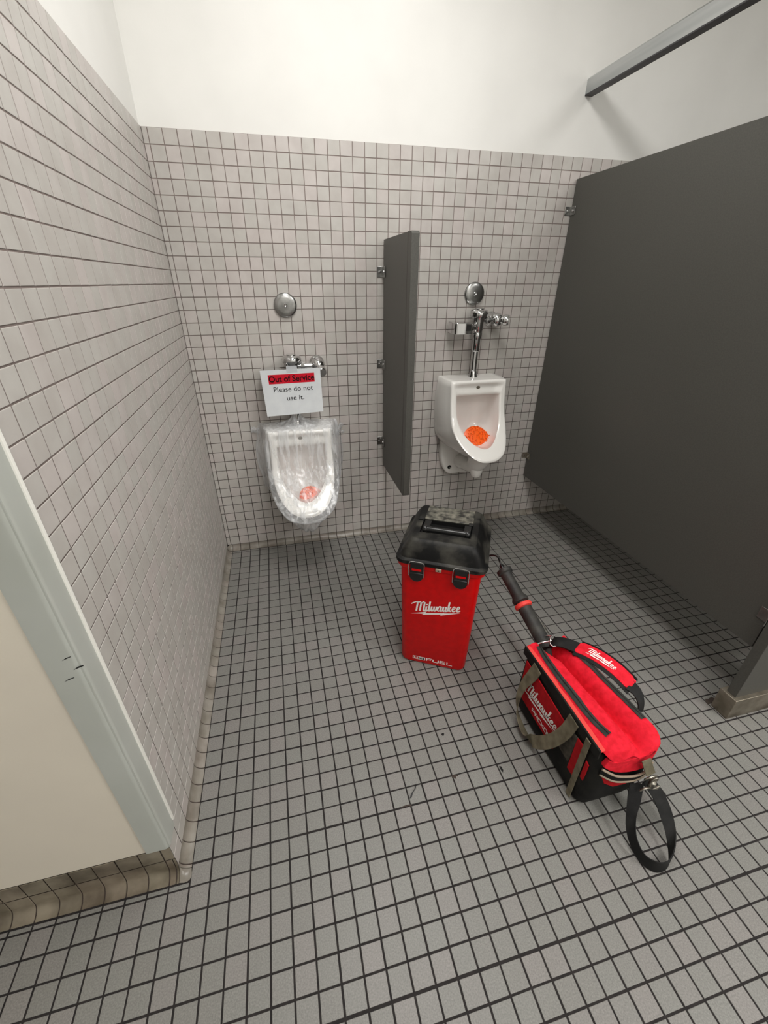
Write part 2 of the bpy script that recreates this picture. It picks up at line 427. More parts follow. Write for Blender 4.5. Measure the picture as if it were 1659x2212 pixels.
# ------------------------------------------------------------------ floor
fl = MB()
thick = {12: 0.0007, 22: 0.0007, 24: 0.0009, 29: 0.0009, 36: 0.0014}
ys = [fy(n) for n in range(0, 62)]
y_first = -0.028
rowsY = [(y_first, fy(0), 0)] + [(fy(n), fy(n+1), n+1) for n in range(0, 61)]
gf = 0.0021
KL = [k for k in range(-31, 67)]
for (ya, yb, n) in rowsY:
    if yb < -3.1: break
    ga = thick.get(n-1, 0)*0.6; gb = thick.get(n, 0)*0.6
    for k in KL:
        x0, x1 = fx(k), fx(k+1)
        if n <= 29 and k < 0: continue
        if n == 30 and k < 0:
            if x0 > 0.0: continue
            tile(fl, Vector((0,0,0)), X_, Y_, Z_, x0, x1, yb + 0.0, -1.5585, gf, 0.0009, 0.0020); continue
        tile(fl, Vector((0,0,0)), X_, Y_, Z_, x0, min(x1, XR), yb + gb, ya - ga, gf, 0.0009, 0.0020)
fl.box((XL - 0.1, YF - 0.1, -0.06), (XR + 0.1, 0.1, -0.0014), 1)
fl.box((XL, YF, -0.0014), (XR, -3.12, 0.0), 0)
struct('floor', fl, [mFloor, mFGrout], smooth=0)

# ------------------------------------------------------------------ cove base
def prof(r, hh, off=0.0, n=8):
    """concave quarter round: (distance from wall, height)"""
    P = [(-0.0005 - off, hh)]
    if hh > r + 0.002: P.append((0.0 - off, r + 0.001))
    for i in range(n+1):
        a = math.pi/2 * i / n
        P.append((r - r*math.cos(a) - off*0.7, r - r*math.sin(a) - off*0.7 + 0.0004))
    return P
def cove(mb, org, D, A, joints, r, hh, gap=0.0013, mi=0):
    D = Vector(D); A = Vector(A); o = Vector(org)
    P = prof(r, hh)
    for a, b_ in zip(joints[:-1], joints[1:]):
        if abs(b_ - a) < 0.006: continue
        s_ = 1 if b_ > a else -1
        rings = [[o + D*(d - e) + Z_*max(z - e*0.8, -0.001) + A*t for d, z in P] for t, e in ((a + s_*gap, 0.0012), (a + s_*(gap+0.0008), 0.0), (b_ - s_*(gap+0.0008), 0.0), (b_ - s_*gap, 0.0012))]
        if s_ < 0: rings = rings[::-1]
        mb.loft(rings, closed=False, mi=mi)
    Q = prof(r, hh, 0.0016)
    rings = [[o + D*d + Z_*max(z, -0.002) + A*t for d, z in Q] for t in (min(joints[0], joints[-1]), max(joints[0], joints[-1]))]
    mb.loft(rings, closed=False, mi=1)
cb = MB()
cove(cb, (0,0,0), (0,-1,0), (1,0,0), [0.027] + [xcol(k) for k in range(2, 67)] + [XR], 0.0275, 0.0280)
struct('baseboard_back', cb, [mCove, mCoveG])
cb = MB()
cove(cb, (0,0,0), (1,0,0), (0,1,0), [-0.028] + [fy(n) for n in range(0, 30)] + [YE], 0.0262, 0.0285)
# inner corner piece
P = prof(0.027, 0.0282)
rings = []
for i in range(7):
    a = math.pi/2*i/6
    rings.append([Vector((0.027, -0.027, 0)) + Vector((-math.cos(a), math.sin(a), 0))*(0.027 - d) + Z_*z for d, z in P])
cb.loft(rings, closed=False)
struct('baseboard_left', cb, [mCove, mCoveG])
cb = MB()
cove(cb, (0,YE,0), (0,-1,0), (1,0,0), ecols[:-1] + [-0.008, 0.0], 0.0265, 0.0655)
P = prof(0.0262, 0.030)
rings = [[Vector((0, YE, 0)) + Vector((math.cos(a), -math.sin(a), 0))*max(d, 0.0003)*(1 + 0.34*math.sin(2*a)**2*min(1, max(d, 0)/0.026)) + Z_*z for d, z in P] for a in [math.pi/2*i/8 for i in range(9)]]
cb.loft(rings, closed=False, mi=2)
struct('baseboard_end', cb, [mCoveD, mCoveG, mCove])

# ------------------------------------------------------------------ corner guard
cg = thing('corner_guard', 'grey painted metal corner guard with an edge lip whitened as a highlight at the end of the tiled wall', 'corner guard', (0, YE, 0.125))
P = []
th = 0.0022
outer = [(0.0, YG)] + [(0.0 + 0.0022 - 0.012 + 0.012*math.cos(a), YE + 0.012 - th - 0.012*math.sin(a)) for a in [math.pi/2*i/8 for i in range(9)]] + [(-0.052, YE - th)]
outer[0] = (0.0022, YG)
inner = [(x - (0.0020 if i < len(outer)-1 else 0), y + (0.0018 if i > 0 else 0)) for i, (x, y) in enumerate(outer)]
loop = outer + [(-0.052, YE + 0.0005), (0.0002, YE + 0.0005), (0.0002, YG)]
mbg = MB()
ztop = H - 0.02
rings = [[Vector((x, y, z)) for x, y in loop] for z in (0.126, ztop)]
mbg.loft(rings, True, True)
obj('guard_body', mbg, mGuard, cg, smooth=50)
mbg = MB(); mbg.box((0.0, YG - 0.0010, 0.150), (0.0058, YG + 0.0056, ztop)); obj('edge_lip', mbg, mGuardEdge, cg, bevel=0.0008)
mbg = MB()
for (x, z, w_, t_) in ((-0.022, 0.790, 0.016, 0.0016), (-0.012, 0.765, 0.018, 0.0026), (-0.034, 0.741, 0.018, 0.0016)):
    mbg.add([(x, YE - th - 0.0003, z), (x + w_, YE - th - 0.0003, z + 0.006), (x + w_, YE - th - 0.0003, z + 0.006 + t_), (x + w_*0.5, YE - th - 0.0003, z + 0.004 + t_)], [(0, 1, 2, 3)])
o = obj('scuff_mark', mbg, mBlack, cg); o['label'] = 'three short black scuffs'

# ------------------------------------------------------------------ ceiling lamps
for i, (x, y, z, sx, sy, pw) in enumerate(LAMPS):
    lab = ['ceiling light above the urinals', 'ceiling light behind the camera on the stall side', 'fill light added behind the camera on the open side'][i]
    t = thing('ceiling_light', 'rectangular white ' + lab, 'light', (x, y, H))
    f = MB()
    for (a0, a1, b0, b1) in ((-sx/2-0.03, sx/2+0.03, -sy/2-0.03, -sy/2), (-sx/2-0.03, sx/2+0.03, sy/2, sy/2+0.03), (-sx/2-0.03, -sx/2, -sy/2, sy/2), (sx/2, sx/2+0.03, -sy/2, sy/2)):
        f.box((x+a0, y+b0, H-0.02), (x+a1, y+b1, H))
    obj('lamp_frame', f, mLampFr, t)
    f = MB(); f.box((x-sx/2, y-sy/2, H-0.006), (x+sx/2, y+sy/2, H)); obj('diffuser', f, mGlow, t)
    ld = bpy.data.lights.new('lamp_light', 'AREA'); ld.shape = 'RECTANGLE'; ld.size = sx*0.98; ld.size_y = sy*0.98; ld.energy = pw; ld.color = LAMP_COL
    lo = bpy.data.objects.new('lamp_light', ld); C.objects.link(lo); lo.parent = t; lo.location = (0, 0, -0.010)

# ------------------------------------------------------------------ stall
sp = thing('stall_partition', 'large dark grey toilet stall side panel beside the right urinal', 'partition', (1.8425, -0.73, 0.285))
mb = MB(); mb.box((1.830, -1.455, 0.285), (1.855, -0.006, 1.776)); obj('panel', mb, mDark, sp, bevel=0.0015)
def clip(parent, px, y0, y1, z, hgt, side=-1, m_=None):
    """u-shaped wall clip holding a panel: flange on the wall, two cheeks and a bolt"""
    q = MB()
    q.box((px - 0.030, y1 - 0.003, z - hgt/2), (px + 0.047, y1, z + hgt/2))
    q.box((px - 0.004, y0, z - hgt/2), (px - 0.0005, y1 - 0.002, z + hgt/2))
    q.box((px + 0.0255, y0, z - hgt/2), (px + 0.029, y1 - 0.002, z + hgt/2))
    o = obj('wall_clip', q, m_ or mChromeD, parent, bevel=0.0012)
    q = MB()
    q.lathe([(0.0062, 0), (0.0062, 0.002), (0.0045, 0.0045), (0.0, 0.0055)], (px - 0.004, (y0 + y1)/2 - 0.006, z), (-1, 0, 0), 16)
    q.lathe([(0.0055, 0), (0.005, 0.002), (0.003, 0.004), (0.0, 0.0045)], (px - 0.018, y1 - 0.003, z), (0, -1, 0), 16)
    s_ = obj('bolt', q, mChrome, o)
    return o
clip(sp, 1.830, -0.040, -0.0005, 1.654, 0.034)
clip(sp, 1.830, -0.040, -0.0005, 0.419, 0.034, m_=mSteelDull)
q = MB(); q.box((1.8265, -1.466, 0.395), (1.8298, -1.425, 0.440)); q.box((1.790+0.012, -1.4685, 0.395), (1.8298, -1.4655, 0.440))
o = obj('front_clip', q, mChromeD, sp, bevel=0.001)

pl = thing('stall_pilaster', 'dark grey stall pilaster standing in a steel shoe at the right edge', 'pilaster', (1.95, -1.484, 0))
mb = MB(); mb.box((1.806, -1.500, 0.02), (2.12, -1.4685, 2.10)); obj('post', mb, mDark, pl, bevel=0.0015)
mb = MB(); mb.box((1.794, -1.514, 0.0003), (2.132, -1.4555, 0.094)); o = obj('shoe', mb, mSteelDull, pl, bevel=0.0015); o['label'] = 'stainless steel floor shoe'
mb = MB(); mb.box((2.128, -1.498, 0.30), (XR, -1.472, 1.776)); struct('unseen_door_1', mb, mDark, bevel=0.0015)  # unseen stall front, added to keep the inside of the stall dark

hr = thing('headrail', 'long grey aluminium headrail running out from the white wall above the stall', 'rail', (1.822, -0.002, 2.09))
mb = MB()
pr_ = [(1.804, 2.064), (1.838, 2.064), (1.838, 2.112), (1.832, 2.120), (1.812, 2.120), (1.804, 2.112)]
mb.loft([[Vector((x, y, z)) for x, z in pr_] for y in (-1.53, 0.0055)], True, True)
obj('rail', mb, mAlu, hr, smooth=20)
mb = MB(); mb.box((1.8035, -1.53, 2.0610), (1.8385, 0.005, 2.0655)); obj('rail_lip', mb, mRailDark, hr)

# ------------------------------------------------------------------ urinal screen
us = thing('urinal_screen', 'narrow dark grey privacy screen fixed to the wall between the two urinals', 'partition', (0.929, -0.2, 0.445))
mb = MB()
xa, xb = 0.912, 0.943
pts = [(-0.012, 0.447), (-0.418, 0.447), (-0.430, 0.455), (-0.432, 1.512), (-0.426, 1.521), (-0.012, 1.523)]
mb.loft([[Vector((x, y, z)) for y, z in pts] for x in (xa, xb)], True, True)
obj('panel', mb, mDark, us, smooth=20, bevel=0.0012)
mb = MB(); mb.box((xa - 0.0008, -0.388, 0.4475), (xb + 0.0008, -0.386, 1.522)); obj('edge_seam', mb, mDarkEdge, us)
for z in (1.398, 0.994, 0.586):
    clip(us, xa, -0.050, -0.0005, z, 0.044)

# ------------------------------------------------------------------ urinal
UX, UZ = 1.378, 0.921
def shield(w, zt, zb, zc, n=22, e=0.92, bulge=0.0, taper=0.0, rt=0.012):
    """closed loop of (x, z): top edge then down the right side, round the bottom, up the left side"""
    P = []
    nt = 12
    for i in range(nt+1):
        t = i/nt
        P.append((-(w - taper) + rt*0.6 + (2*(w - taper) - rt*1.2)*t, zt))
    side = []
    side.append((w - taper - rt*0.15, zt - rt*0.2))
    ns = 10
    for i in range(ns):
        t = (i + 1)/ns
        z = (zt - rt) + (zc - (zt - rt))*t
        side.append((w - taper*(1-t)**1.0 + bulge*math.sin(math.pi*t*0.9), z))
    b_end = bulge*math.sin(math.pi*0.9)
    for i in range(1, n+1):
        a = math.pi/2*i/n
        c_, s_ = math.cos(a), math.sin(a)
        side.append(((w + b_end)*(c_**e if c_ > 0 else 0), zc - (zc - zb)*(s_**e)))
    P += side
    P += [(-x, z) for x, z in reversed(side[:-1])]
    return P
def yfront(z):
    """depth of the rim face below the top edge"""
    K = [(0.930, -0.160), (0.90, -0.163), (0.85, -0.168), (0.80, -0.176), (0.75, -0.190), (0.70, -0.217), (0.66, -0.250), (0.63, -0.284), (0.60, -0.326), (0.58, -0.350), (0.56, -0.366), (0.54, -0.372), (0.52, -0.372)]
    for (za, ya), (zb, yb) in zip(K[:-1], K[1:]):
        if z <= za and z >= zb:
            t = (za - z)/(za - zb); return ya + (yb - ya)*t
    return K[0][1] if z > K[0][0] else K[-1][1]

def urinal_rings():
    R = []
    A = shield(0.163, UZ, 0.515, 0.66, bulge=0.010, taper=0.0)
    B_ = shield(0.163, UZ, 0.520, 0.66, bulge=0.012)
    D_ = shield(0.157, UZ, 0.535, 0.70, bulge=0.006, e=0.95)
    E_ = shield(0.152, UZ-0.001, 0.552, 0.72, bulge=0.0, e=1.0)
    F_ = shield(0.148, UZ-0.006, 0.560, 0.72, bulge=0.0, e=1.0)
    I0 = shield(0.122, 0.850, 0.601, 0.755, bulge=0.0, e=1.06, rt=0.006)
    I1 = shield(0.118, 0.846, 0.607, 0.755, bulge=0.0, e=1.06, rt=0.006)
    I2 = shield(0.116, 0.858, 0.600, 0.74, e=1.0, rt=0.010)
    I3 = shield(0.112, 0.858, 0.592, 0.72, e=1.0, rt=0.012)
    I4 = shield(0.086, 0.850, 0.600, 0.70, e=1.0, rt=0.016)
    n = len(A)
    def ring(S, fn): return [Vector((UX + x, fn(x, z), z)) for x, z in S]
    out = [ring(A, lambda x, z: -0.002), ring(A, lambda x, z: -0.03), ring(B_, lambda x, z: -0.08)]
    out.append(ring(D_, lambda x, z: -0.08 + (yfront(z) + 0.08)*0.62))
    out.append(ring(E_, lambda x, z: yfront(z) + 0.012))
    out.append(ring(E_, lambda x, z: yfront(z) + 0.004))
    out.append(ring(F_, lambda x, z: yfront(z) - 0.0005))
    return out, dict(F=F_, I0=I0, I1=I1, I2=I2, I3=I3, I4=I4, ring=ring)
def build_urinal():
    t = thing('urinal', 'white porcelain wall urinal with a bare orange screen to the right of the privacy screen', 'urinal', (UX, 0, UZ))
    rg, S = urinal_rings(); ring = S['ring']
    mb = MB()
    # rim face: straight blend from outer edge to opening, with a shallow recessed panel under the top edge
    def rim(k):
        P = []
        for (x0, z0), (x1, z1) in zip(S['F'], S['I0']):
            P.append((x0 + (x1-x0)*k, z0 + (z1-z0)*k))
        return P
    def yr(x, z):
        y = yfront(z)
        if z > 0.842 and abs(x) < 0.122:
            f = min(1, (0.122-abs(x))/0.012) * min(1, max(0, (0.905 - z)/0.014))
            y += 0.016*f*(1 - 0.4*(0.905-z)/0.06)
        return y
    rg.append(ring(rim(0.12), lambda x, z: yr(x, z) - 0.002))
    for k in (0.25, 0.4, 0.55, 0.7, 0.85): rg.append(ring(rim(k), lambda x, z: yr(x, z) - 0.0025))
    rg.append(ring(S['I0'], lambda x, z: yr(x, z) - 0.001))
    rg.append(ring(S['I1'], lambda x, z: yr(x, z) + 0.004))
    mb.loft(rg, cap0=True)
    obj('bowl_shell', mb, mPorc, t, smooth=60)
    mb = MB()
    r2 = [rg[-1], ring(S['I2'], lambda x, z: yr(x, z) + 0.020), ring(S['I3'], lambda x, z: -0.04 + (yfront(z) + 0.04)*0.62), ring(S['I3'], lambda x, z: -0.04 + (yfront(z) + 0.04)*0.25),
          ring(S['I4'], lambda x, z: -0.045 - 0.10*max(0, (0.66 - z)/0.06)**1.5*0.6)]
    I5 = shield(0.04, 0.80, 0.64, 0.70, e=1.0, rt=0.016)
    r2.append(ring(I5, lambda x, z: -0.040 - 0.03*max(0, (0.66 - z)/0.06)))
    mb.loft(r2, cap1=True)
    o = obj('bowl_interior', mb, mPorcIn, t, smooth=60)
    # maker's oval badge
    mb = MB(); mb.lathe([(0.0, 0.0), (0.0075, 0.0), (0.0075, 0.0006)], (0, 0, 0), (0, -1, 0), 24)
    for v in mb.v: v.x *= 1.4
    yb = yr(0, 0.884) - 0.0040
    mb.v = [Vector((UX + v.x, yb - v.y*-1.0, 0.884 + v.z)) for v in mb.v]
    o = obj('badge', mb, mSteelDull, t); o['label'] = 'small grey oval badge'
    # lower bracket against the wall and trapway
    mb = MB()
    br = [(-0.128, 0.60), (-0.128, 0.50), (-0.118, 0.43), (-0.098, 0.385), (-0.070, 0.362), (-0.035, 0.360), (0.0, 0.362), (0.035, 0.360), (0.070, 0.362), (0.098, 0.385), (0.118, 0.43), (0.128, 0.50), (0.128, 0.60)]
    br = [(p.x, p.z) for p in spline([(x, 0, z) for x, z in br], 3)]
    mb.loft([[Vector((UX + x*s_, y, 0.60 + (z-0.60)*s2)) for x, z in br] for y, s_, s2 in ((-0.002, 1, 1), (-0.034, 1, 1), (-0.042, 0.97, 0.985), (-0.044, 0.92, 0.96))], True, True)
    obj('wall_bracket', mb, mPorc, t, smooth=50)
    mb = MB()
    path = spline([(UX, -0.02, 0.44), (UX, -0.08, 0.445), (UX, -0.14, 0.455), (UX, -0.20, 0.475), (UX, -0.25, 0.52), (UX, -0.27, 0.57)], 4)
    mb.tube(path, [0.050, 0.050, 0.048, 0.046, 0.044, 0.042, 0.040, 0.040, 0.040, 0.040, 0.041, 0.042, 0.044, 0.046, 0.049, 0.052, 0.055, 0.058, 0.062, 0.066, 0.070][:len(path)], 20)
    mb.lathe([(0.075, 0.055), (0.056, 0.030), (0.045, 0.0), (0.038, -0.03), (0.033, -0.058), (0.028, -0.078), (0.017, -0.088), (0.0, -0.091)], (UX, -0.240, 0.510), (0, 0, 1), 28)
    obj('trapway', mb, mPorc, t, smooth=60)
    mb = MB()
    mb.lathe([(0.0, 0.0), (0.012, 0.0)], (UX - 0.072, -0.0446, 0.405), (0, -1, 0), 20)
    obj('bolt_hole', mb, mHole, t)
    mb = MB(); mb.lathe([(0.0045, 0.0), (0.0045, 0.003), (0.0, 0.004)], (UX - 0.068, -0.0446, 0.402), (0, -1, 0), 12); obj('mounting_bolt', mb, mSteel, t)
    return t
ur = build_urinal()
ur['group'] = 'wall urinals'
def copy_tree(o, parent=None):
    c = o.copy(); C.objects.link(c)
    if parent is not None: c.parent = parent
    for ch in [x for x in bpy.data.objects if x.parent == o]: copy_tree(ch, c)
    return c
DX, DZ = -0.9165, -0.198
ur2 = copy_tree(ur)
ur2.location = (UX + DX, 0, UZ + DZ)
ur2['label'] = 'white porcelain wall urinal wrapped in clear plastic beneath the paper sign'

# bristly screens lying in the bowls
def bowl_mat(ctr, nrm, rad, label, seed, mats):
    rnd = random.Random(seed)
    n_ = Vector(nrm).normalized(); u = n_.orthogonal().normalized(); w_ = n_.cross(u)
    if abs(u.x) < abs(w_.x): u, w_ = w_, u
    o_ = Vector(ctr)
    t = thing('urinal_mat', label, 'urinal screen', ctr, 0, 'orange urinal mats')
    mb = MB(); rings = []
    for r_, h in ((rad, -0.003), (rad, 0.001), (rad*0.9, 0.004), (rad*0.5, 0.010), (0.002, 0.012)):
        rings.append([o_ + (u*math.cos(a)*1.0 + w_*math.sin(a)*0.92)*r_ + n_*h for a in [2*math.pi*i/36 for i in range(36)]])
    mb.loft(rings, True, True)
    obj('disc', mb, mats[0], t)
    mb = MB()
    for i in range(170):
        a = rnd.uniform(0, 2*math.pi); r_ = rad*math.sqrt(rnd.random())*0.98
        base = o_ + (u*math.cos(a) + w_*math.sin(a)*0.92)*r_ + n_*(0.003 + 0.008*(1 - (r_/rad)))
        tip = base + n_*0.013 + Vector((rnd.uniform(-.002, .002), 0, rnd.uniform(-.004, .0)))
        mb.cyl(base, tip, 0.0026, 0.0014, 6)
    o = obj('bristles', mb, mats[1], t); o['kind'] = 'stuff'
    return t
bowl_mat((UX + 0.011, -0.184, 0.619), (0.0, -0.80, 0.60), 0.075, 'bright orange bristly mat lying in the uncovered right urinal', 3, (mOrange, mOrangeB))
bowl_mat((UX + DX + 0.024, -0.232, 0.596 + DZ), (0.05, -0.80, 0.60), 0.060, 'orange mat in the left urinal, blurred behind the plastic wrap', 4, (mOrange, mOrangeB))

# ------------------------------------------------------------------ round wall plates
def wall_plate(x, z, label):
    t = thing('wall_plate', label, 'cover plate', (x, 0, z), 0, 'round chrome wall plates')
    mb = MB(); mb.lathe([(0.0510, 0.0), (0.0515, 0.006), (0.0495, 0.0105), (0.044, 0.0135), (0.030, 0.0155), (0.0, 0.0165)], (x, 0.0, z), (0, -1, 0), 56)
    obj('dome_plate', mb, mChromeD, t, smooth=50)
    mb = MB(); mb.lathe([(0.0085, 0.0), (0.0085, 0.001), (0.0055, 0.0035), (0.0035, 0.0022), (0.0, 0.0022)], (x, -0.0160, z), (0, -1, 0), 24)
    obj('screw', mb, mChrome, t)
    return t
wall_plate(1.3755, 1.307, 'round chrome cover plate above the right flush valve')
wall_plate(0.4555, 1.264, 'round chrome cover plate above the out of service sign')

# ------------------------------------------------------------------ flush valves
def flush_valve(x, zt, zb, label, capdir=(0.80, -0.60, 0), sdx=0.098):
    """zt: top of urinal, zb: top of valve"""
    y = -0.068
    t = thing('flush_valve', label, 'flush valve', (x, y, zt), 0, 'chrome flush valves')
    mb = MB(); mb.lathe([(0.024, 0.0), (0.0245, 0.004), (0.020, 0.012), (0.019, 0.026), (0.0165, 0.032), (0.012, 0.036)], (x, y, zt), (0, 0, 1), 32)
    obj('spud_flange', mb, mChrome, t, smooth=40)
    zv = zb - 0.200
    mb = MB(); mb.cyl((x, y, zt + 0.03), (x, y, zv + 0.01), 0.0155); obj('flush_tube', mb, mChrome, t)
    mb = MB(); mb.lathe([(0.0175, 0), (0.0200, 0.003), (0.0205, 0.055), (0.0215, 0.060), (0.0260, 0.072), (0.0260, 0.086), (0.0240, 0.090)], (x, y, zv), (0, 0, 1), 32)
    obj('vacuum_breaker', mb, mChrome, t, smooth=40)
    z0 = zv + 0.088
    mb = MB(); mb.lathe([(0.0250, 0), (0.0250, 0.010), (0.0275, 0.014), (0.0275, 0.058), (0.029, 0.064), (0.032, 0.074)], (x, y, z0), (0, 0, 1), 40)
    obj('valve_body', mb, mChrome, t, smooth=40)
    zc = z0 + 0.070
    mb = MB(); mb.lathe([(0.028, 0), (0.0425, 0.004), (0.0455, 0.012), (0.0455, 0.020), (0.042, 0.029), (0.035, 0.035), (0.022, 0.037), (0.022, 0.040), (0.020, 0.042), (0.0, 0.042)], (x, y, zc), (0, 0, 1), 48)
    obj('cap', mb, mChrome, t, smooth=40)
    # supply: tail, nut, stop body, wall flange, bonnet
    zs = zb - 0.054
    mb = MB(); mb.cyl((x + 0.020, y, zs), (x + sdx - 0.022, y, zs), 0.0115)
    obj('supply_tail', mb, mChrome, t)
    mb = MB(); mb.lathe([(0.0175, 0), (0.0185, 0.003), (0.0185, 0.015), (0.0175, 0.018)], (x + 0.040, y, zs), (1, 0, 0), 8)
    obj('coupling_nut', mb, mChrome, t, smooth=20)
    sx = x + sdx
    mb = MB(); mb.lathe([(0.0, -0.033), (0.015, -0.030), (0.027, -0.018), (0.0320, 0.0), (0.029, 0.015), (0.019, 0.027), (0.0, 0.033)], (sx, y, zs), (0, 0, 1), 32)
    mb.cyl((sx, y, zs), (sx, -0.004, zs), 0.0165)
    obj('stop_body', mb, mChrome, t, smooth=60)
    mb = MB(); mb.lathe([(0.036, 0.0), (0.036, 0.004), (0.030, 0.011), (0.020, 0.022), (0.017, 0.028)], (sx, 0, zs), (0, -1, 0), 40)
    obj('wall_flange', mb, mChrome, t, smooth=40)
    d = Vector(capdir).normalized(); o_ = Vector((sx, y, zs)) + d*0.020
    mb = MB(); mb.lathe([(0.018, 0), (0.0200, 0.004), (0.0200, 0.012), (0.0250, 0.015), (0.0262, 0.022), (0.0250, 0.036), (0.0228, 0.040), (0.0, 0.041)], o_, d, 32)
    obj('stop_cap', mb, mChrome, t, smooth=40)
    # automatic sensor housing on the left
    mb = MB()
    xa_, xb_ = x - 0.146, x - 0.062
    za, zb2 = zb - 0.112, zb - 0.060
    pts = [(xa_, -0.038)] + [(xa_ + 0.016 - 0.016*math.cos(a), -0.118 - 0.016*math.sin(a)) for a in [math.pi/2*i/6 for i in range(7)]] + [(xb_, -0.134), (xb_ + 0.004, -0.128), (xb_ + 0.004, -0.038)]
    mb.loft([[Vector((px, py, z)) for px, py in pts] for z in (za, zb2)], True, True)
    h = obj('sensor_housing', mb, mChrome, t, smooth=30, bevel=0.003)
    mb = MB(); mb.box((xb_ - 0.028, -0.1352, za + 0.016), (xb_ - 0.004, -0.1335, za + 0.042)); obj('sensor_window', mb, mBlack, h, bevel=0.0008)
    mb = MB(); mb.lathe([(0.020, 0), (0.020, 0.020), (0.015, 0.024), (0.015, 0.045)], (xb_ + 0.002, -0.085, (za + zb2)/2), (1, 0.30, 0), 32)
    obj('sensor_neck', mb, mChrome, t, smooth=40)
    for dz_ in (0.068, 0.102):
        mb = MB(); mb.lathe([(0.0, 0.006), (0.004, 0.005), (0.007, 0.0)], (x - 0.022, -0.092, zb - dz_), (-0.4, -1, 0), 16)
        obj('set_screw', mb, mChrome, t)
    return t
flush_valve(1.382, 0.921, 1.246, 'chrome automatic flush valve standing on the right urinal')
flush_valve(0.4575, 0.721, 1.063, 'chrome flush valve half hidden behind the paper sign', (0.15, -0.85, -0.45), 0.122)

# ------------------------------------------------------------------ paper sign
pc = [Vector((0.3105, -0.146, 1.0080)), Vector((0.5805, -0.146, 1.0110)), Vector((0.5845, -0.130, 0.8035)), Vector((0.3185, -0.130, 0.7950))]
def sgn(u, v, off=0.0):
    """u 0..1 left to right, v 0..1 bottom to top"""
    a = pc[3].lerp(pc[2], u); b_ = pc[0].lerp(pc[1], u)
    p = a.lerp(b_, v)
    p = p + Vector((0, 0.006*math.sin(math.pi*v)*0.5 - 0.0035*math.sin(u*3.0 + 0.4)*(1-v), 0))
    return p + Vector((0, -off, 0))
sg = thing('paper_sign', 'white paper sign reading Out of Service, Please do not use it', 'sign', (0.45, -0.13, 0.90))
mb = MB()
N = 16
for off, rev in ((0.0, False), (-0.0003, True)):
    vs = [sgn(i/N, j/N, off) for j in range(N+1) for i in range(N+1)]
    fs = [(j*(N+1)+i, j*(N+1)+i+1, (j+1)*(N+1)+i+1, (j+1)*(N+1)+i) for j in range(N) for i in range(N)]
    if rev: fs = [tuple(reversed(f)) for f in fs]
    mb.add(vs, fs)
obj('sheet', mb, mPaper, sg, smooth=180)
mb = MB()
for i in range(12):
    u0, u1 = 0.117 + (0.890-0.117)*i/12, 0.117 + (0.890-0.117)*(i+1)/12
    mb.add([sgn(u0, 0.700, 0.0004), sgn(u1, 0.700, 0.0004), sgn(u1, 0.900, 0.0004), sgn(u0, 0.900, 0.0004)], [(0, 1, 2, 3)])
obj('red_band', mb, mRedInk, sg)
def text_on(name, body, u0, u1, v0, vh, mat_, parent, f, bold=0.0, off=0.0007):
    cu = bpy.data.curves.new('tmp', 'FONT'); cu.body = body; cu.size = 1.0; cu.offset = bold; cu.resolution_u = 6
    to = bpy.data.objects.new('tmp', cu); C.objects.link(to)
    bpy.context.view_layer.update()
    dg = bpy.context.evaluated_depsgraph_get()
    me = bpy.data.meshes.new_from_object(to.evaluated_get(dg))
    bpy.data.objects.remove(to); bpy.data.curves.remove(cu)
    xs = [v.co.x for v in me.vertices]; x0, x1 = min(xs), max(xs)
    q = MB()
    # cap height of the font is about 0.70
    q.v = [f(u0 + (u1-u0)*(v.co.x - x0)/(x1-x0), v0 + vh*v.co.y/0.70, off) for v in me.vertices]
    q.f = [list(p.vertices) for p in me.polygons]; q.m = [0]*len(q.f)
    bpy.data.meshes.remove(me)
    return obj(name, q, mat_, parent, smooth=0)
text_on('heading', 'Out of Service', 0.125, 0.888, 0.745, 0.125, mInkR, sg, sgn, bold=0.028)
text_on('message', 'Please do not', 0.180, 0.850, 0.525, 0.110, mInk, sg, sgn)
text_on('message', 'use it.', 0.385, 0.680, 0.325, 0.110, mInk, sg, sgn)
mb = MB(); mb.add([sgn(0.435, 0.925, 0.0006), sgn(0.615, 0.925, 0.0006), sgn(0.615, 1.0, 0.0006), sgn(0.435, 1.0, 0.0006), sgn(0.615, 1.0, -0.004) + Vector((0, 0.01, 0.012)), sgn(0.435, 1.0, -0.004) + Vector((0, 0.01, 0.012))], [(0, 1, 2, 3), (3, 2, 4, 5)])
obj('tape', mb, mTape, sg)

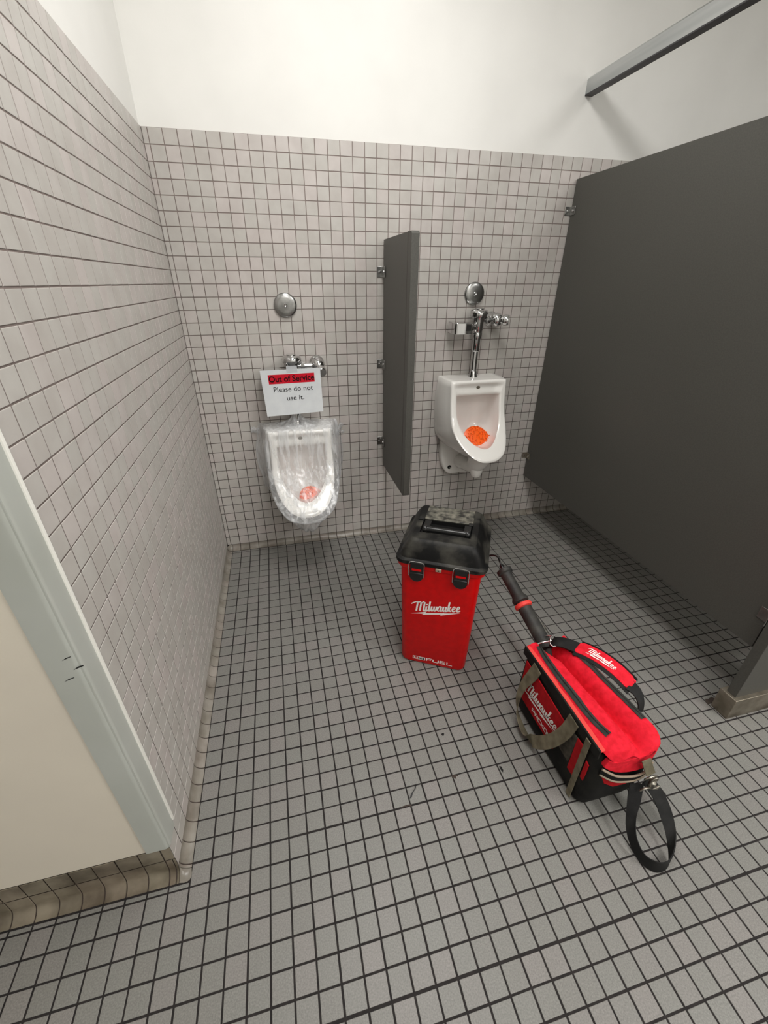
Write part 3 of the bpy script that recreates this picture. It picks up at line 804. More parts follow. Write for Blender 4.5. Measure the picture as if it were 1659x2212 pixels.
# ------------------------------------------------------------------ plastic wrap over the left urinal
def build_wrap():
    rnd = random.Random(11)
    t = thing('plastic_wrap', 'crinkled clear plastic film wrapped around the left urinal', 'plastic wrap', (UX + DX, -0.1, UZ + DZ))
    O = Vector((DX, 0, DZ))
    outer = shield(0.166, UZ + 0.006, 0.525, 0.70, bulge=0.008, e=0.98, rt=0.03, n=26)
    sides = shield(0.178, UZ + 0.010, 0.500, 0.66, bulge=0.014, e=0.9, rt=0.04, n=26)
    wallr = shield(0.205, UZ + 0.004, 0.488, 0.64, bulge=0.020, e=0.85, rt=0.05, n=26)
    n = len(outer)
    def dense(S, k=4):
        P = spline([(x, 0, z) for x, z in S], k, closed=True); return [(p.x, p.z) for p in P]
    outer, sides, wallr = dense(outer), dense(sides), dense(wallr)
    n = len(outer)
    rings = []
    cx, cz = 0.0, 0.75
    # taut face
    for i in range(0, 40):
        r_ = (i + 0.3)/40
        R = []
        for x, z in outer:
            X, Zz = cx + (x-cx)*r_, cz + (z-cz)*r_
            y = yfront(Zz) - 0.009 - 0.006*(1-r_*r_)
            R.append(Vector((UX + X, y, Zz)))
        rings.append(R)
    for i in range(1, 14):
        t_ = i/14
        rings.append([Vector((UX + x0 + (x1-x0)*math.sin(t_*math.pi/2), (yfront(z0) - 0.006)*(1-t_) + (-0.055)*t_, z0 + (z1-z0)*t_)) for (x0, z0), (x1, z1) in zip(outer, sides)])
    for i in range(1, 7):
        t_ = i/6
        rings.append([Vector((UX + x0 + (x1-x0)*t_*t_, -0.055 + 0.050*t_, z0 + (z1-z0)*t_)) for (x0, z0), (x1, z1) in zip(sides, wallr)])
    mb = MB(); out = []
    for R in rings:
        Q = []
        for p in R:
            a = p.x - UX
            q1 = noise.noise(Vector((p.x*55 + 0.15*(p.z*80), p.y*30, p.z*6.0)))
            q2 = abs(noise.noise(Vector((p.x*24 + p.z*5, p.y*14 + 7, p.z*4.0 + 3))))
            q3 = noise.noise(p*30)
            dsp = 0.0028*q1 - 0.011*q2 + 0.0010*q3
            c_ = Vector((UX, -0.05, 0.74)); d = (p - c_).normalized()
            if p.y > -0.02: dsp *= 0.4
            q = p + d*(dsp + 0.005)
            q.y = min(q.y, -0.003)
            Q.append(q + O)
        out.append(Q)
    mb.loft(out, cap0=True)
    obj('film', mb, mWrap, t, smooth=180)
    # gathered neck round the flush tube
    mb = MB(); rr = []
    for i in range(9):
        t_ = i/8
        rad = 0.085*(1-t_)**2.2 + 0.017
        zz = UZ + DZ + 0.004 + 0.060*t_
        rr.append([Vector((0.4575 + math.cos(a)*rad*(1+0.16*math.sin(a*7 + i)), -0.068 + math.sin(a)*rad*0.62*(1+0.16*math.cos(a*6)), zz + 0.004*math.sin(a*5))) for a in [2*math.pi*k/48 for k in range(48)]])
    mb.loft(rr); obj('neck', mb, mWrap, t, smooth=180)
    # bag tail round the trap
    mb = MB(); rr = []
    c_ = Vector((UX + DX, -0.245, 0))
    for i, (rad, zz, yy) in enumerate(((0.130, 0.372, -0.215), (0.112, 0.340, -0.235), (0.092, 0.308, -0.245), (0.074, 0.275, -0.25), (0.055, 0.248, -0.25), (0.034, 0.226, -0.25), (0.006, 0.216, -0.25))):
        rr.append([Vector((UX + DX + math.cos(a)*rad*(1+0.10*math.sin(a*7+i*0.7)), yy + math.sin(a)*rad*0.85*(1+0.10*math.cos(a*5+i)), zz + 0.006*math.sin(a*6+i))) for a in [2*math.pi*k/48 for k in range(48)]])
    mb.loft(rr); obj('bag_tail', mb, mWrap, t, smooth=180)
    # loose ends taped to the wall
    for (x0, z0, x1, z1, w_) in ((0.655, 0.660, 0.700, 0.655, 0.014), (0.650, 0.640, 0.690, 0.700, 0.02), (0.268, 0.690, 0.225, 0.700, 0.03), (0.310, 0.420, 0.292, 0.300, 0.018)):
        P = [Vector((x0, -0.012, z0)).lerp(Vector((x1, -0.004, z1)), k/6) + Vector((0.003*math.sin(k*2.1), -0.004*abs(math.sin(k*1.7)), 0.002*math.cos(k*3))) for k in range(7)]
        d = (P[-1]-P[0]).normalized(); q = d.cross(Vector((0, 1, 0)))*w_
        mb = MB(); mb.ribbon(P, q, 0.0006)
        obj('loose_end', mb, mWrap, t, smooth=180)
build_wrap()

# ------------------------------------------------------------------ red bin with black lid
th_ = math.radians(-29)
bn = thing('tool_bucket', 'tall red plastic tool bin with a dusty black latching lid', 'tool bin', (0.934, -0.925, 0.0), th_)
def rrect(hx, hy, r, z, n=5, cy=0.0):
    P = []
    for sx_, sy_, a0 in ((1, 1, 0), (-1, 1, 90), (-1, -1, 180), (1, -1, 270)):
        for i in range(n+1):
            a = math.radians(a0 + 90*i/n)
            P.append(Vector((sx_*(hx - r) + r*math.cos(a), cy + sy_*(hy - r) + r*math.sin(a), z)))
    return P
mb = MB()
mb.loft([rrect(0.116, 0.136, 0.022, 0.0), rrect(0.124, 0.144, 0.026, 0.004), rrect(0.128, 0.1475, 0.028, 0.014), rrect(0.1415, 0.1535, 0.028, 0.470),
         rrect(0.150, 0.1585, 0.030, 0.473), rrect(0.153, 0.1605, 0.030, 0.478), rrect(0.154, 0.1615, 0.030, 0.500)], True, True)
obj('bin_body', mb, mRedPl, bn, local=True, smooth=40)
mb = MB()
mb.loft([rrect(0.1555, 0.163, 0.031, 0.492), rrect(0.1590, 0.1665, 0.034, 0.495), rrect(0.1600, 0.1675, 0.035, 0.501), rrect(0.1590, 0.1665, 0.034, 0.508), rrect(0.1500, 0.1580, 0.030, 0.511),
         rrect(0.1475, 0.1555, 0.030, 0.513), rrect(0.1420, 0.1520, 0.028, 0.530, cy=0), rrect(0.1300, 0.1460, 0.024, 0.552), rrect(0.1200, 0.1400, 0.020, 0.567), rrect(0.1140, 0.1300, 0.018, 0.5755), rrect(0.1110, 0.1240, 0.016, 0.578)], True, False)
# top plateau with a handle well
top = rrect(0.1110, 0.1240, 0.016, 0.578)
well = [Vector((0.090, 0.012, 0.578)), Vector((-0.090, 0.012, 0.578)), Vector((-0.090, -0.078, 0.578)), Vector((0.090, -0.078, 0.578))]
o0 = len(mb.v); mb.v += top + well + [w_ - Vector((0, 0, 0.016)) for w_ in well]
n6 = 6
def idx(c_, i): return o0 + c_*n6 + i
W0 = o0 + 24; W1 = W0 + 4
for c_ in range(4):
    for i in range(n6-1): mb.f.append([idx(c_, i), idx(c_, i+1), W0 + c_]); mb.m.append(0)
    mb.f.append([idx(c_, 5), idx((c_+1) % 4, 0), W0 + (c_+1) % 4, W0 + c_]); mb.m.append(0)
    mb.f.append([W0 + c_, W0 + (c_+1) % 4, W1 + (c_+1) % 4, W1 + c_]); mb.m.append(1)
mb.f.append([W1, W1+1, W1+2, W1+3]); mb.m.append(1)
ld_ = obj('lid', mb, [mBlkDust, mBlkPl], bn, local=True, smooth=38)
# side ridges and front ledges of the lid
mb = MB()
mb.box((-0.088, 0.014, 0.576), (0.090, 0.118, 0.5830)); o = obj('hatch', mb, mDust, ld_, local=True, bevel=0.003); o['label'] = 'dusty grey storage hatch'
mb = MB()
mb.tube([(-0.070, -0.058, 0.580), (0.072, -0.058, 0.580)], 0.0110, 20)
for x in (-0.074, 0.076):
    mb.lathe([(0.0120, 0), (0.0135, 0.003), (0.0135, 0.012), (0.0120, 0.015)], (x - 0.0075, -0.058, 0.580), (1, 0, 0), 20)
for x in (-0.0715, 0.0735):
    mb.box((x - 0.012, -0.058, 0.570), (x + 0.012, 0.004, 0.581))
obj('handle', mb, mBlkPl, bn, local=True, smooth=40, bevel=0.001)
for sx_ in (-1, 1):
    mb = MB()
    mb.box((sx_*0.0905 - 0.016, 0.002, 0.575), (sx_*0.0905 + 0.002 if sx_ < 0 else sx_*0.0905 + 0.001, 0.020, 0.5842))
    obj('hinge_notch', mb, mBlkPl, ld_, local=True, bevel=0.001)
# latches
for x in (-0.078, 0.074):
    mb = MB()
    yf = -0.169
    mb.box((x - 0.023, yf - 0.004, 0.462), (x + 0.023, yf + 0.014, 0.508))
    pts = [(x - 0.024, 0.466)] + [(x + 0.024*math.cos(a), 0.452 + 0.022*math.sin(a)) for a in [math.pi + math.pi*i/10 for i in range(11)]] + [(x + 0.024, 0.466)]
    mb.loft([[Vector((px, yy, pz)) for px, pz in pts] for yy in (yf + 0.014, yf - 0.006)], True, True)
    la = obj('latch', mb, mBlkPl, bn, local=True, bevel=0.0025, smooth=40)
    mb = MB()
    loopz = spline([(x - 0.0265, yf - 0.003, 0.452), (x - 0.0270, yf - 0.008, 0.480), (x - 0.0265, yf - 0.006, 0.505), (x - 0.020, yf - 0.004, 0.5115), (x, yf - 0.003, 0.512), (x + 0.020, yf - 0.004, 0.5115), (x + 0.0265, yf - 0.006, 0.505), (x + 0.0270, yf - 0.008, 0.480), (x + 0.0265, yf - 0.003, 0.452)], 4)
    mb.tube(loopz, 0.0016, 8); obj('wire_bail', mb, mChrome, la, local=True)
    mb = MB(); mb.box((x - 0.017, yf - 0.0052, 0.476), (x + 0.017, yf - 0.0035, 0.4835)); obj('red_slot', mb, mRedPl, la, local=True)
mb = MB(); mb.box((-0.013, -0.172, 0.484), (0.007, -0.166, 0.495)); lt = obj('lock_tab', mb, mTan, bn, local=True, bevel=0.001)
mb = MB(); mb.lathe([(0.0, 0.0), (0.0030, 0.0)], (-0.003, -0.1722, 0.4895), (0, -1, 0), 12); obj('tab_hole', mb, mHole, lt, local=True)
# printing on the front face
def bf(u, v): 
    y = -(0.1475 + (0.1535-0.1475)*(v-0.014)/(0.470-0.014)) - 0.0006
    return Vector((u, y, v))
mb = MB()
rot = math.radians(11.5); scl = 0.0222; org = (-0.074, 0.277)
strokes2d(mb, script_logo(), bf, 0.28, scl, org, shear=0.30, rot=rot)
cr, sr = math.cos(rot), math.sin(rot)
bpts = [(org[0] + (x*cr - y*sr)*scl, org[1] + (x*sr + y*cr)*scl) for x, y in BOLT]
poly2d(mb, bpts, bf)
obj('printed_logo', mb, mWhiteInk, bn, local=True, smooth=0)
mb = MB()
def bfs(u, v): return bf(u, 0.0235 + (v - 0.0235)*0.68)
strokes2d(mb, block_text('FUEL'), bfs, 0.23, 0.0205, (-0.022, 0.0235))
for r_ in ([(-0.077, 0.0230), (-0.029, 0.0230)], [(-0.077, 0.0370), (-0.029, 0.0370)]):
    strokes2d(mb, [r_], bf, 0.0020, 1.0, (0, 0))
for x in (-0.077, -0.029): strokes2d(mb, [[(x, 0.0220), (x, 0.0380)]], bf, 0.0020, 1.0, (0, 0))
obj('printed_word', mb, mWhiteInk, bn, local=True, smooth=0)
mb = MB()
def bf2(u, v): p = bf(u, v); p.y -= 0.0004; return p
poly2d(mb, [(-0.054, 0.0235), (-0.030, 0.0235), (-0.030, 0.0365), (-0.054, 0.0365)], bf2)
obj('number_patch', mb, mWhiteInk, bn, local=True, smooth=0)
def bf3(u, v): p = bf(u, v); p.y -= 0.0007; return p
mb = MB(); strokes2d(mb, block_text('18'), lambda u, v: bf3(u, 0.0255 + (v - 0.0255)*0.66), 0.26, 0.0138, (-0.0525, 0.0255)); obj('printed_number', mb, mInk, bn, local=True, smooth=0)
mb = MB(); strokes2d(mb, block_text('M'), lambda u, v: bf3(u, 0.0255 + (v - 0.0255)*0.66), 0.24, 0.0138, (-0.0720, 0.0255)); obj('printed_letter', mb, mWhiteInk, bn, local=True, smooth=0)

# ------------------------------------------------------------------ red and black tool bag
bg = thing('tool_bag', 'red and black canvas tool bag standing on the floor to the right of the bin', 'tool bag', (1.20, -1.46, 0.0))
def bagring(z, xl, xr, yf, yn, r, n=6, xrf=None, jig=0.0, ph=0.0):
    """rounded plan outline; far end yf, near end yn; xrf: right side at the far end"""
    if xrf is None: xrf = xr
    P = []
    cs = [(xrf, yf, 0, 1, 1), (xl, yf, 90, -1, 1), (xl, yn, 180, -1, -1), (xr, yn, 270, 1, -1)]
    for x, y, a0, sx_, sy_ in cs:
        for i in range(n+1):
            a = math.radians(a0 + 90*i/n)
            P.append(Vector((x - sx_*r + r*math.cos(a), y - sy_*r + r*math.sin(a), z)))
    out = []
    m_ = len(P)
    for i in range(m_):
        a, b_ = P[i], P[(i+1) % m_]
        k = 8 if i % (n+1) == n else 1
        for j in range(k):
            out.append(a.lerp(b_, j/k))
    if jig:
        for p in out:
            q = noise.noise(Vector((p.x*14, p.y*14, z*12 + ph)))
            p.x += jig*q; p.y += jig*0.6*q
    return out
XLB, XRB = 1.103, 1.290
mb = MB()
R = [bagring(0.0005, 1.116, 1.262, -1.285, -1.620, 0.022), bagring(0.010, 1.106, 1.275, -1.272, -1.636, 0.028), bagring(0.055, 1.102, 1.284, -1.264, -1.650, 0.032, jig=.003),
     bagring(0.11, 1.101, 1.288, -1.262, -1.655, 0.034, jig=.003, xrf=1.28), bagring(0.17, 1.103, 1.290, -1.262, -1.658, 0.038, jig=.003, xrf=1.27), bagring(0.225, 1.106, 1.292, -1.262, -1.656, 0.040, jig=.002, xrf=1.258),
     bagring(0.244, 1.108, 1.286, -1.264, -1.644, 0.048, xrf=1.250)]
mb.loft(R, True, False)
obj('body', mb, mBlkFab, bg, smooth=60)
# red top: a gusset that rises at both rims and sinks in the middle
def sstep(x): x = min(1, max(0, x)); return x*x*(3 - 2*x)
def bag_z(s_, t_):
    if s_ < 0.60: z = 0.270 + 0.021*math.sin(math.pi*max(0, s_)/0.60)**0.8*(0.6 + 0.4*t_)
    else: z = 0.270 + 0.018*sstep((s_ - 0.66)/0.22)
    z -= (0.040 + 0.040*(1 - t_)**2)*(1 - min(1, t_/0.96))**0.25*math.exp(-((s_ - 0.63 + 0.05*(1-t_))/0.075)**2)
    z += 0.004*noise.noise(Vector((s_*6, t_*9, 1.7)))*min(1, max(0, 6*s_*(1-s_)))
    return z
mb = MB()
NX, NY = 30, 44
vs = []
for j in range(NY+1):
    t_ = j/NY
    y = -1.268 + (-1.664 + 1.268)*t_
    xr_ = 1.250 + (1.292 - 1.250)*t_; xl_ = 1.108 + 0.002*t_
    round_ = 0.0
    if t_ > 0.86: k = (t_-0.86)/0.14; round_ = 1 - math.sqrt(max(0, 1 - k*k))
    xl2 = xl_ + 0.035*round_; xr2 = xr_ - 0.035*round_
    for i in range(NX+1):
        s_ = i/NX
        x = xl2 + (xr2 - xl2)*s_
        z = bag_z(s_, t_)
        # far mouth gapes down
        if t_ < 0.22 and 0.25 < s_ < 0.95:
            z -= 0.05*(1 - t_/0.22)*math.sin(math.pi*(s_-0.25)/0.70)
        z -= 0.028*round_
        vs.append(Vector((x, y, z)))
    vs.append(Vector((vs[-1].x + 0.004, y, vs[-1].z - 0.006)))
    vs.append(Vector((vs[-1].x + 0.001, y, 0.246 - 0.012*round_)))
NX += 2
fs = [(j*(NX+1)+i, (j+1)*(NX+1)+i, (j+1)*(NX+1)+i+1, j*(NX+1)+i+1) for j in range(NY) for i in range(NX)]
mb.add(vs, fs)
topf = obj('top_panel', mb, mRedFab, bg, smooth=180)
def topz(x, y):
    t_ = (y + 1.268)/(-1.664 + 1.268); t_ = min(1, max(0, t_))
    xr_ = 1.250 + 0.042*t_; xl_ = 1.108 + 0.002*t_
    s_ = (x - xl_)/(xr_ - xl_)
    z = bag_z(s_, t_)
    if t_ < 0.22 and 0.25 < s_ < 0.95: z -= 0.05*(1 - t_/0.22)*math.sin(math.pi*(s_-0.25)/0.70)
    return z
# zippers (two dark tapes lying on the red top)
def zipline(path, wd, name):
    mb = MB(); P = spline(path, 8)
    P = [Vector((p.x, p.y, topz(p.x, p.y) + 0.0035)) for p in P]
    L = []; Rr = []
    for i, p in enumerate(P):
        d = (P[min(i+1, len(P)-1)] - P[max(i-1, 0)]); d.z = 0; d.normalize(); q = Vector((-d.y, d.x, 0))*wd*0.5
        a, b_ = p + q, p - q
        L.append([Vector((a.x, a.y, topz(a.x, a.y) + 0.0025)), Vector((p.x, p.y, p.z + 0.0025)), Vector((b_.x, b_.y, topz(b_.x, b_.y) + 0.0025))])
    mb.loft(L, closed=False)
    o = obj(name, mb, mZip, bg, smooth=180)
    mb = MB()
    mb.tube([p + Vector((0, 0, 0.0022)) for p in P], 0.0017, 8); obj('zipper_teeth', mb, mBlkPl, o, smooth=60)
    return o
zipline([(1.140, -1.290, 0), (1.134, -1.36, 0), (1.134, -1.46, 0), (1.137, -1.55, 0), (1.146, -1.612, 0)], 0.019, 'zipper')
zipline([(1.238, -1.320, 0), (1.249, -1.38, 0), (1.259, -1.46, 0), (1.268, -1.53, 0), (1.274, -1.594, 0)], 0.018, 'zipper')
# piping round the left rim
mb = MB()
P = [Vector((1.112 + 0.004*math.sin(math.pi*t_), -1.272 + (-1.640+1.272)*t_, 0.273)) for t_ in [i/24 for i in range(25)]]
mb.ribbon(P, Vector((0.013, 0, 0.004)), 0.005); obj('rim_piping', mb, mRedPipe, bg, smooth=60, bevel=0.0015)
mb = MB()
P = [Vector((1.1045 + 0.0015*math.sin(math.pi*t_), -1.268 + (-1.640+1.268)*t_, 0.258)) for t_ in [i/24 for i in range(25)]]
mb.ribbon(P, Vector((0.0, 0, 0.034)), 0.006); obj('rim_band', mb, mBlkFab, bg, smooth=60, bevel=0.0015)
# side panel with printing
def sf(u, v, off=0.0): return Vector((1.0985 - off, -u, v))
def skin(name, pts, th_m, mat_, x=1.1000):
    q = MB(); P = [Vector((x, -u, v)) for u, v in pts]
    q.loft([[p + Vector((0.004, 0, 0)) for p in P], P], True, True)
    return obj(name, q, mat_, bg, smooth=30, bevel=0.001)
skin('side_pocket', [(1.292, 0.070), (1.500, 0.066), (1.510, 0.215), (1.296, 0.235)], 0, mRedFabD, 1.0992)
mGreyFab = vary(mat('grey_mesh_fabric', rgb(72, 67, 60), 0.85, spec=0.2), rgb(62, 58, 52), rgb(84, 78, 70), 60.0, 4, bump=0.3, bscale=800)
skin('pocket_flap', [(1.505, 0.110), (1.565, 0.105), (1.568, 0.225), (1.508, 0.218)], 0, mGreyFab, 1.0994)
skin('side_stripe', [(1.568, 0.085), (1.592, 0.085), (1.592, 0.226), (1.568, 0.226)], 0, mRedFabD, 1.0990)
skin('side_stripe', [(1.614, 0.120), (1.626, 0.118), (1.626, 0.190), (1.614, 0.195)], 0, mRedFabD, 1.0996)
mb = MB()
P = [Vector((1.0975, -1.602, z)) for z in (0.004, 0.06, 0.12, 0.18, 0.24, 0.268)]
mb.ribbon(P, Vector((0, -0.017, 0)), 0.003); obj('webbing_strip', mb, mWeb, bg, smooth=60)
mb = MB()
def sfl(u, v): return Vector((1.0982, -u, v))
rot = math.radians(2.5); scl = 0.0228; org = (1.3235, 0.1330)
strokes2d(mb, script_logo(), sfl, 0.28, scl, org, shear=0.30, rot=rot)
cr, sr = math.cos(rot), math.sin(rot)
poly2d(mb, [(org[0] + (x*cr - y*sr)*scl, org[1] + (x*sr + y*cr)*scl) for x, y in BOLT], sfl)
strokes2d(mb, block_text('PACKOUT'), sfl, 0.22, 0.0150, (1.378, 0.0850), rot=math.radians(0))
obj('printed_logo', mb, mWhiteInk, bg, smooth=0)
# hanging grab handle
mb = MB()
P = spline([(1.100, -1.352, 0.262), (1.094, -1.345, 0.225), (1.082, -1.330, 0.160), (1.072, -1.330, 0.095), (1.066, -1.350, 0.052), (1.064, -1.390, 0.030), (1.064, -1.430, 0.030), (1.068, -1.470, 0.066), (1.078, -1.508, 0.130), (1.092, -1.530, 0.200), (1.100, -1.538, 0.262)], 5)
Wd = []
for i, p in enumerate(P):
    t_ = i/(len(P)-1)
    d = (P[min(i+1, len(P)-1)] - P[max(i-1, 0)]).normalized()
    k = math.sin(math.pi*t_)
    nrm = Vector((-1, 0, 0)).lerp(Vector((-0.35, 0, -1)).normalized(), k**3*0.75)
    if t_ > 0.62: nrm = Vector((-1, 0, 0)).lerp(Vector((-0.6, 0, 0.5)).normalized(), math.sin(math.pi*(t_-0.62)/0.38)*0.8)
    wv = d.cross(nrm).normalized()*0.040
    if t_ < 0.62 and t_ > 0.1: wv *= (1 - 0.45*math.sin(math.pi*(t_-0.1)/0.52))
    Wd.append(wv)
mb.ribbon(P, Wd, 0.003); hd = obj('grab_handle', mb, mWeb, bg, smooth=60)
# near end: pocket with piping and lower red patch
def ef(x, z, off=0.0):
    yy = -1.6595 - 0.003 - off
    dx = (x - 1.200)/0.105
    return Vector((x, yy + 0.060*max(0, abs(dx) - 0.42)**1.6, z))
def eskin(name, pts, mat_, off=0.0, th2=0.005):
    q = MB()
    q.loft([[ef(x, z, off - th2) for x, z in pts], [ef(x, z, off) for x, z in pts]], True, True)
    return obj(name, q, mat_, bg, smooth=40, bevel=0.001)
eskin('end_panel', [(1.124, 0.250), (1.120, 0.235), (1.118, 0.222), (1.132, 0.213), (1.150, 0.205), (1.170, 0.197), (1.190, 0.190), (1.208, 0.187), (1.225, 0.185), (1.245, 0.187), (1.262, 0.190), (1.276, 0.198), (1.284, 0.210), (1.287, 0.225), (1.284, 0.240), (1.272, 0.247), (1.25, 0.249), (1.22, 0.250), (1.19, 0.250), (1.16, 0.250), (1.14, 0.250)], mRedFab, 0.002, 0.012)
mb = MB()
P = spline([ef(1.116, 0.214, 0.004), ef(1.150, 0.196, 0.006), ef(1.190, 0.180, 0.008), ef(1.225, 0.174, 0.009), ef(1.258, 0.178, 0.008), ef(1.278, 0.194, 0.006)], 5)
mb.tube(P, 0.0032, 8); mb.tube([p + Vector((0, 0.001, -0.026)) for p in P], 0.0028, 8); obj('pocket_piping', mb, mTan, bg)
mb = MB(); mb.ribbon([p + Vector((0, 0.003, -0.013)) for p in P], Vector((0, 0, 0.024)), 0.003); obj('pocket_opening', mb, mBlkFab, bg)
eskin('end_patch', [(1.120, 0.186), (1.135, 0.150), (1.165, 0.130), (1.205, 0.126), (1.240, 0.140), (1.245, 0.152), (1.190, 0.156), (1.150, 0.170)], mRedFabD, 0.0015)
# webbing tab, ring and swivel clip
mb = MB()
mb.ribbon([ef(1.232, 0.238, 0.007), ef(1.240, 0.215, 0.013), ef(1.250, 0.190, 0.022)], Vector((0.026, 0, 0.006)), 0.003); obj('webbing_tab', mb, mWeb, bg)
rc = ef(1.254, 0.180, 0.024)
mb = MB()
ring_ = [rc + Vector((0.017*math.cos(a), -0.004*math.sin(a), 0.014*math.sin(a) - 0.006)) for a in [2*math.pi*i/24 for i in range(24)]]
mb.tube(ring_, 0.0024, 8, closed=True); obj('d_ring', mb, mSteel, bg)
mb = MB()
cp = rc + Vector((0.006, -0.006, -0.030))
mb.lathe([(0.004, 0.016), (0.0085, 0.012), (0.009, 0.0), (0.007, -0.010), (0.003, -0.013)], cp, (0.1, 0, 1), 20)
mb.tube(spline([cp + Vector(p) for p in ((-0.034, -0.002, -0.012), (-0.030, -0.004, -0.002), (-0.018, -0.005, 0.000), (0.0, -0.004, -0.012), (0.014, -0.004, -0.016), (0.026, -0.003, -0.014), (0.031, -0.002, -0.022), (0.026, -0.001, -0.031))], 5), 0.0028, 8)
mb.tube(spline([cp + Vector(p) for p in ((0.0, 0, 0.012), (0.008, -0.003, 0.024), (0.002, -0.003, 0.034), (-0.008, -0.002, 0.026), (-0.006, 0, 0.012))], 5), 0.0022, 8)
obj('swivel_clip', mb, mSteel, bg)
# strap loop at the near end
LP = [(1.236, -1.672, 0.130), (1.215, -1.700, 0.090), (1.193, -1.728, 0.058), (1.180, -1.762, 0.038), (1.184, -1.794, 0.024), (1.206, -1.816, 0.0215), (1.234, -1.819, 0.0215), (1.262, -1.806, 0.024), (1.286, -1.776, 0.040), (1.297, -1.738, 0.066), (1.292, -1.700, 0.100), (1.268, -1.672, 0.132)]
Wv = [(0.036, -0.012, 0.0), (0.030, -0.010, 0.018), (0.022, 0.0, 0.030), (0.010, 0.008, 0.036), (0.0, 0.006, 0.038), (0.0, 0.006, 0.038), (0.0, 0.004, 0.038), (0.008, 0.006, 0.037), (0.022, 0.006, 0.030), (0.032, 0.006, 0.018), (0.036, 0.006, 0.006), (0.036, 0.008, 0.0)]
P = spline(LP, 6); Wp = spline(Wv, 6)
# resolve direction so the ribbon keeps its facing
mb = MB(); mb.ribbon(P, [Vector(w_) for w_ in Wp], 0.0028); obj('strap_loop', mb, mStrap, bg, smooth=60)
# padded shoulder strap along the far rim
mb = MB()
PP = spline([(1.254, -1.332, 0.294), (1.270, -1.356, 0.299), (1.291, -1.396, 0.302), (1.311, -1.446, 0.298), (1.326, -1.496, 0.286)], 6)
WW = [Vector((0.042, 0.020, 0.014)) for _ in PP]
def ring_pad(p, w_, th2):
    h = w_*0.5; n_ = Vector((-0.28, 0, 0.95)).normalized()*th2
    return [p - h, p - h*0.92 + n_*0.8, p - h*0.4 + n_, p + h*0.4 + n_, p + h*0.92 + n_*0.8, p + h, p + h*0.9 - n_*0.3, p - h*0.9 - n_*0.3]
K = len(PP)
mb.loft([ring_pad(p, WW[i]*(1.0 if 1 < i < K-2 else 0.85), 0.009) for i, p in enumerate(PP)], True, True)
pad = obj('shoulder_pad', mb, mRedFab, bg, smooth=60)
mb = MB()
for side in (-1, 1):
    mb.ribbon([p + WW[i]*0.56*side + Vector((0, 0, 0.001)) for i, p in enumerate(PP)], Vector((0.008 if side < 0 else 0.002, 0.004, 0.006)), 0.006)
obj('pad_binding', mb, mStrap, pad, smooth=60)
mb = MB()
E0 = spline([(1.212, -1.262, 0.262), (1.210, -1.285, 0.285), (1.226, -1.306, 0.296), (1.252, -1.334, 0.297)], 5)
mb.ribbon(E0, Vector((0.034, 0.022, 0.010)), 0.005)
obj('shoulder_strap', mb, mStrap, bg, smooth=60); mb = MB()
E1 = spline([(1.316, -1.492, 0.292), (1.324, -1.516, 0.286), (1.325, -1.536, 0.268), (1.320, -1.548, 0.245)], 5)
mb.ribbon(E1, [Vector((0.036, 0.012, 0.010)).lerp(Vector((0.014, -0.004, 0.0)), i/(len(E1)-1)) for i in range(len(E1))], 0.004)
obj('shoulder_strap', mb, mStrap, bg, smooth=60)
def pad_f(u, v):
    """u along the pad 0..1, v across -1..1"""
    i = min(K-2, max(0, int(u*(K-1)))); t_ = u*(K-1) - i
    p = PP[i].lerp(PP[i+1], t_) + WW[0]*0.5*v + Vector((-0.28, 0, 0.95)).normalized()*(0.0104)
    return p
mb = MB()
Ls = []
for L in script_logo():
    pts, wd = L; Ls.append((pts, wd))
def padmap(a, b_): return pad_f(0.30 + a*0.058, -0.28 + b_*0.36)
q = MB(); strokes2d(q, Ls, padmap, 0.28, 1.0, (0, 0), shear=0.25)
poly2d(q, [(x, y) for x, y in BOLT], padmap)
obj('pad_print', q, mWhiteInk, pad, smooth=0)
# clip at the mouth
mb = MB()
mb.tube(spline([(1.150, -1.268, 0.272), (1.168, -1.268, 0.276), (1.184, -1.272, 0.280), (1.196, -1.276, 0.284)], 4), 0.0028, 8)
mb.tube(spline([(1.196, -1.268, 0.296), (1.190, -1.276, 0.288), (1.184, -1.288, 0.284), (1.188, -1.298, 0.282), (1.199, -1.300, 0.284)], 4), 0.0024, 8)
mb.tube(spline([(1.207, -1.232, 0.262), (1.216, -1.240, 0.268), (1.228, -1.246, 0.272), (1.222, -1.236, 0.262)], 4), 0.0030, 8)
obj('mouth_clip', mb, mChrome, bg, smooth=60)

# ------------------------------------------------------------------ drain auger leaning out of the bag
A0 = Vector((1.222, -1.330, 0.175)); A1 = Vector((1.177, -0.955, 0.352))
ax = (A1 - A0).normalized(); LA = (A1 - A0).length
au = thing('drain_auger', 'long black hand auger with an orange collar sticking out of the bag mouth', 'auger', A0)
mb = MB(); mb.lathe([(0.020, 0), (0.0255, 0.004), (0.0255, LA*0.60), (0.0225, LA*0.62), (0.0225, LA*0.655)], A0, ax, 32); obj('outer_tube', mb, mGrip, au, smooth=40)
mb = MB(); mb.lathe([(0.0255, 0), (0.0320, 0.003), (0.0335, 0.009), (0.0320, 0.016), (0.0255, 0.019)], A0 + ax*LA*0.600, ax, 32); o = obj('collar', mb, mRedPipe, au, smooth=40); o['label'] = 'orange red collar ring'
z0 = LA*0.655
mb = MB(); mb.lathe([(0.024, z0), (0.0305, z0+0.003), (0.0310, z0+0.014), (0.0250, z0+0.024), (0.0225, z0+0.032), (0.0225, LA-0.030), (0.0235, LA-0.022), (0.0300, LA-0.017), (0.0305, LA-0.003), (0.026, LA), (0.010, LA+0.002)], A0, ax, 32)
obj('grip', mb, mGrip, au, smooth=40)
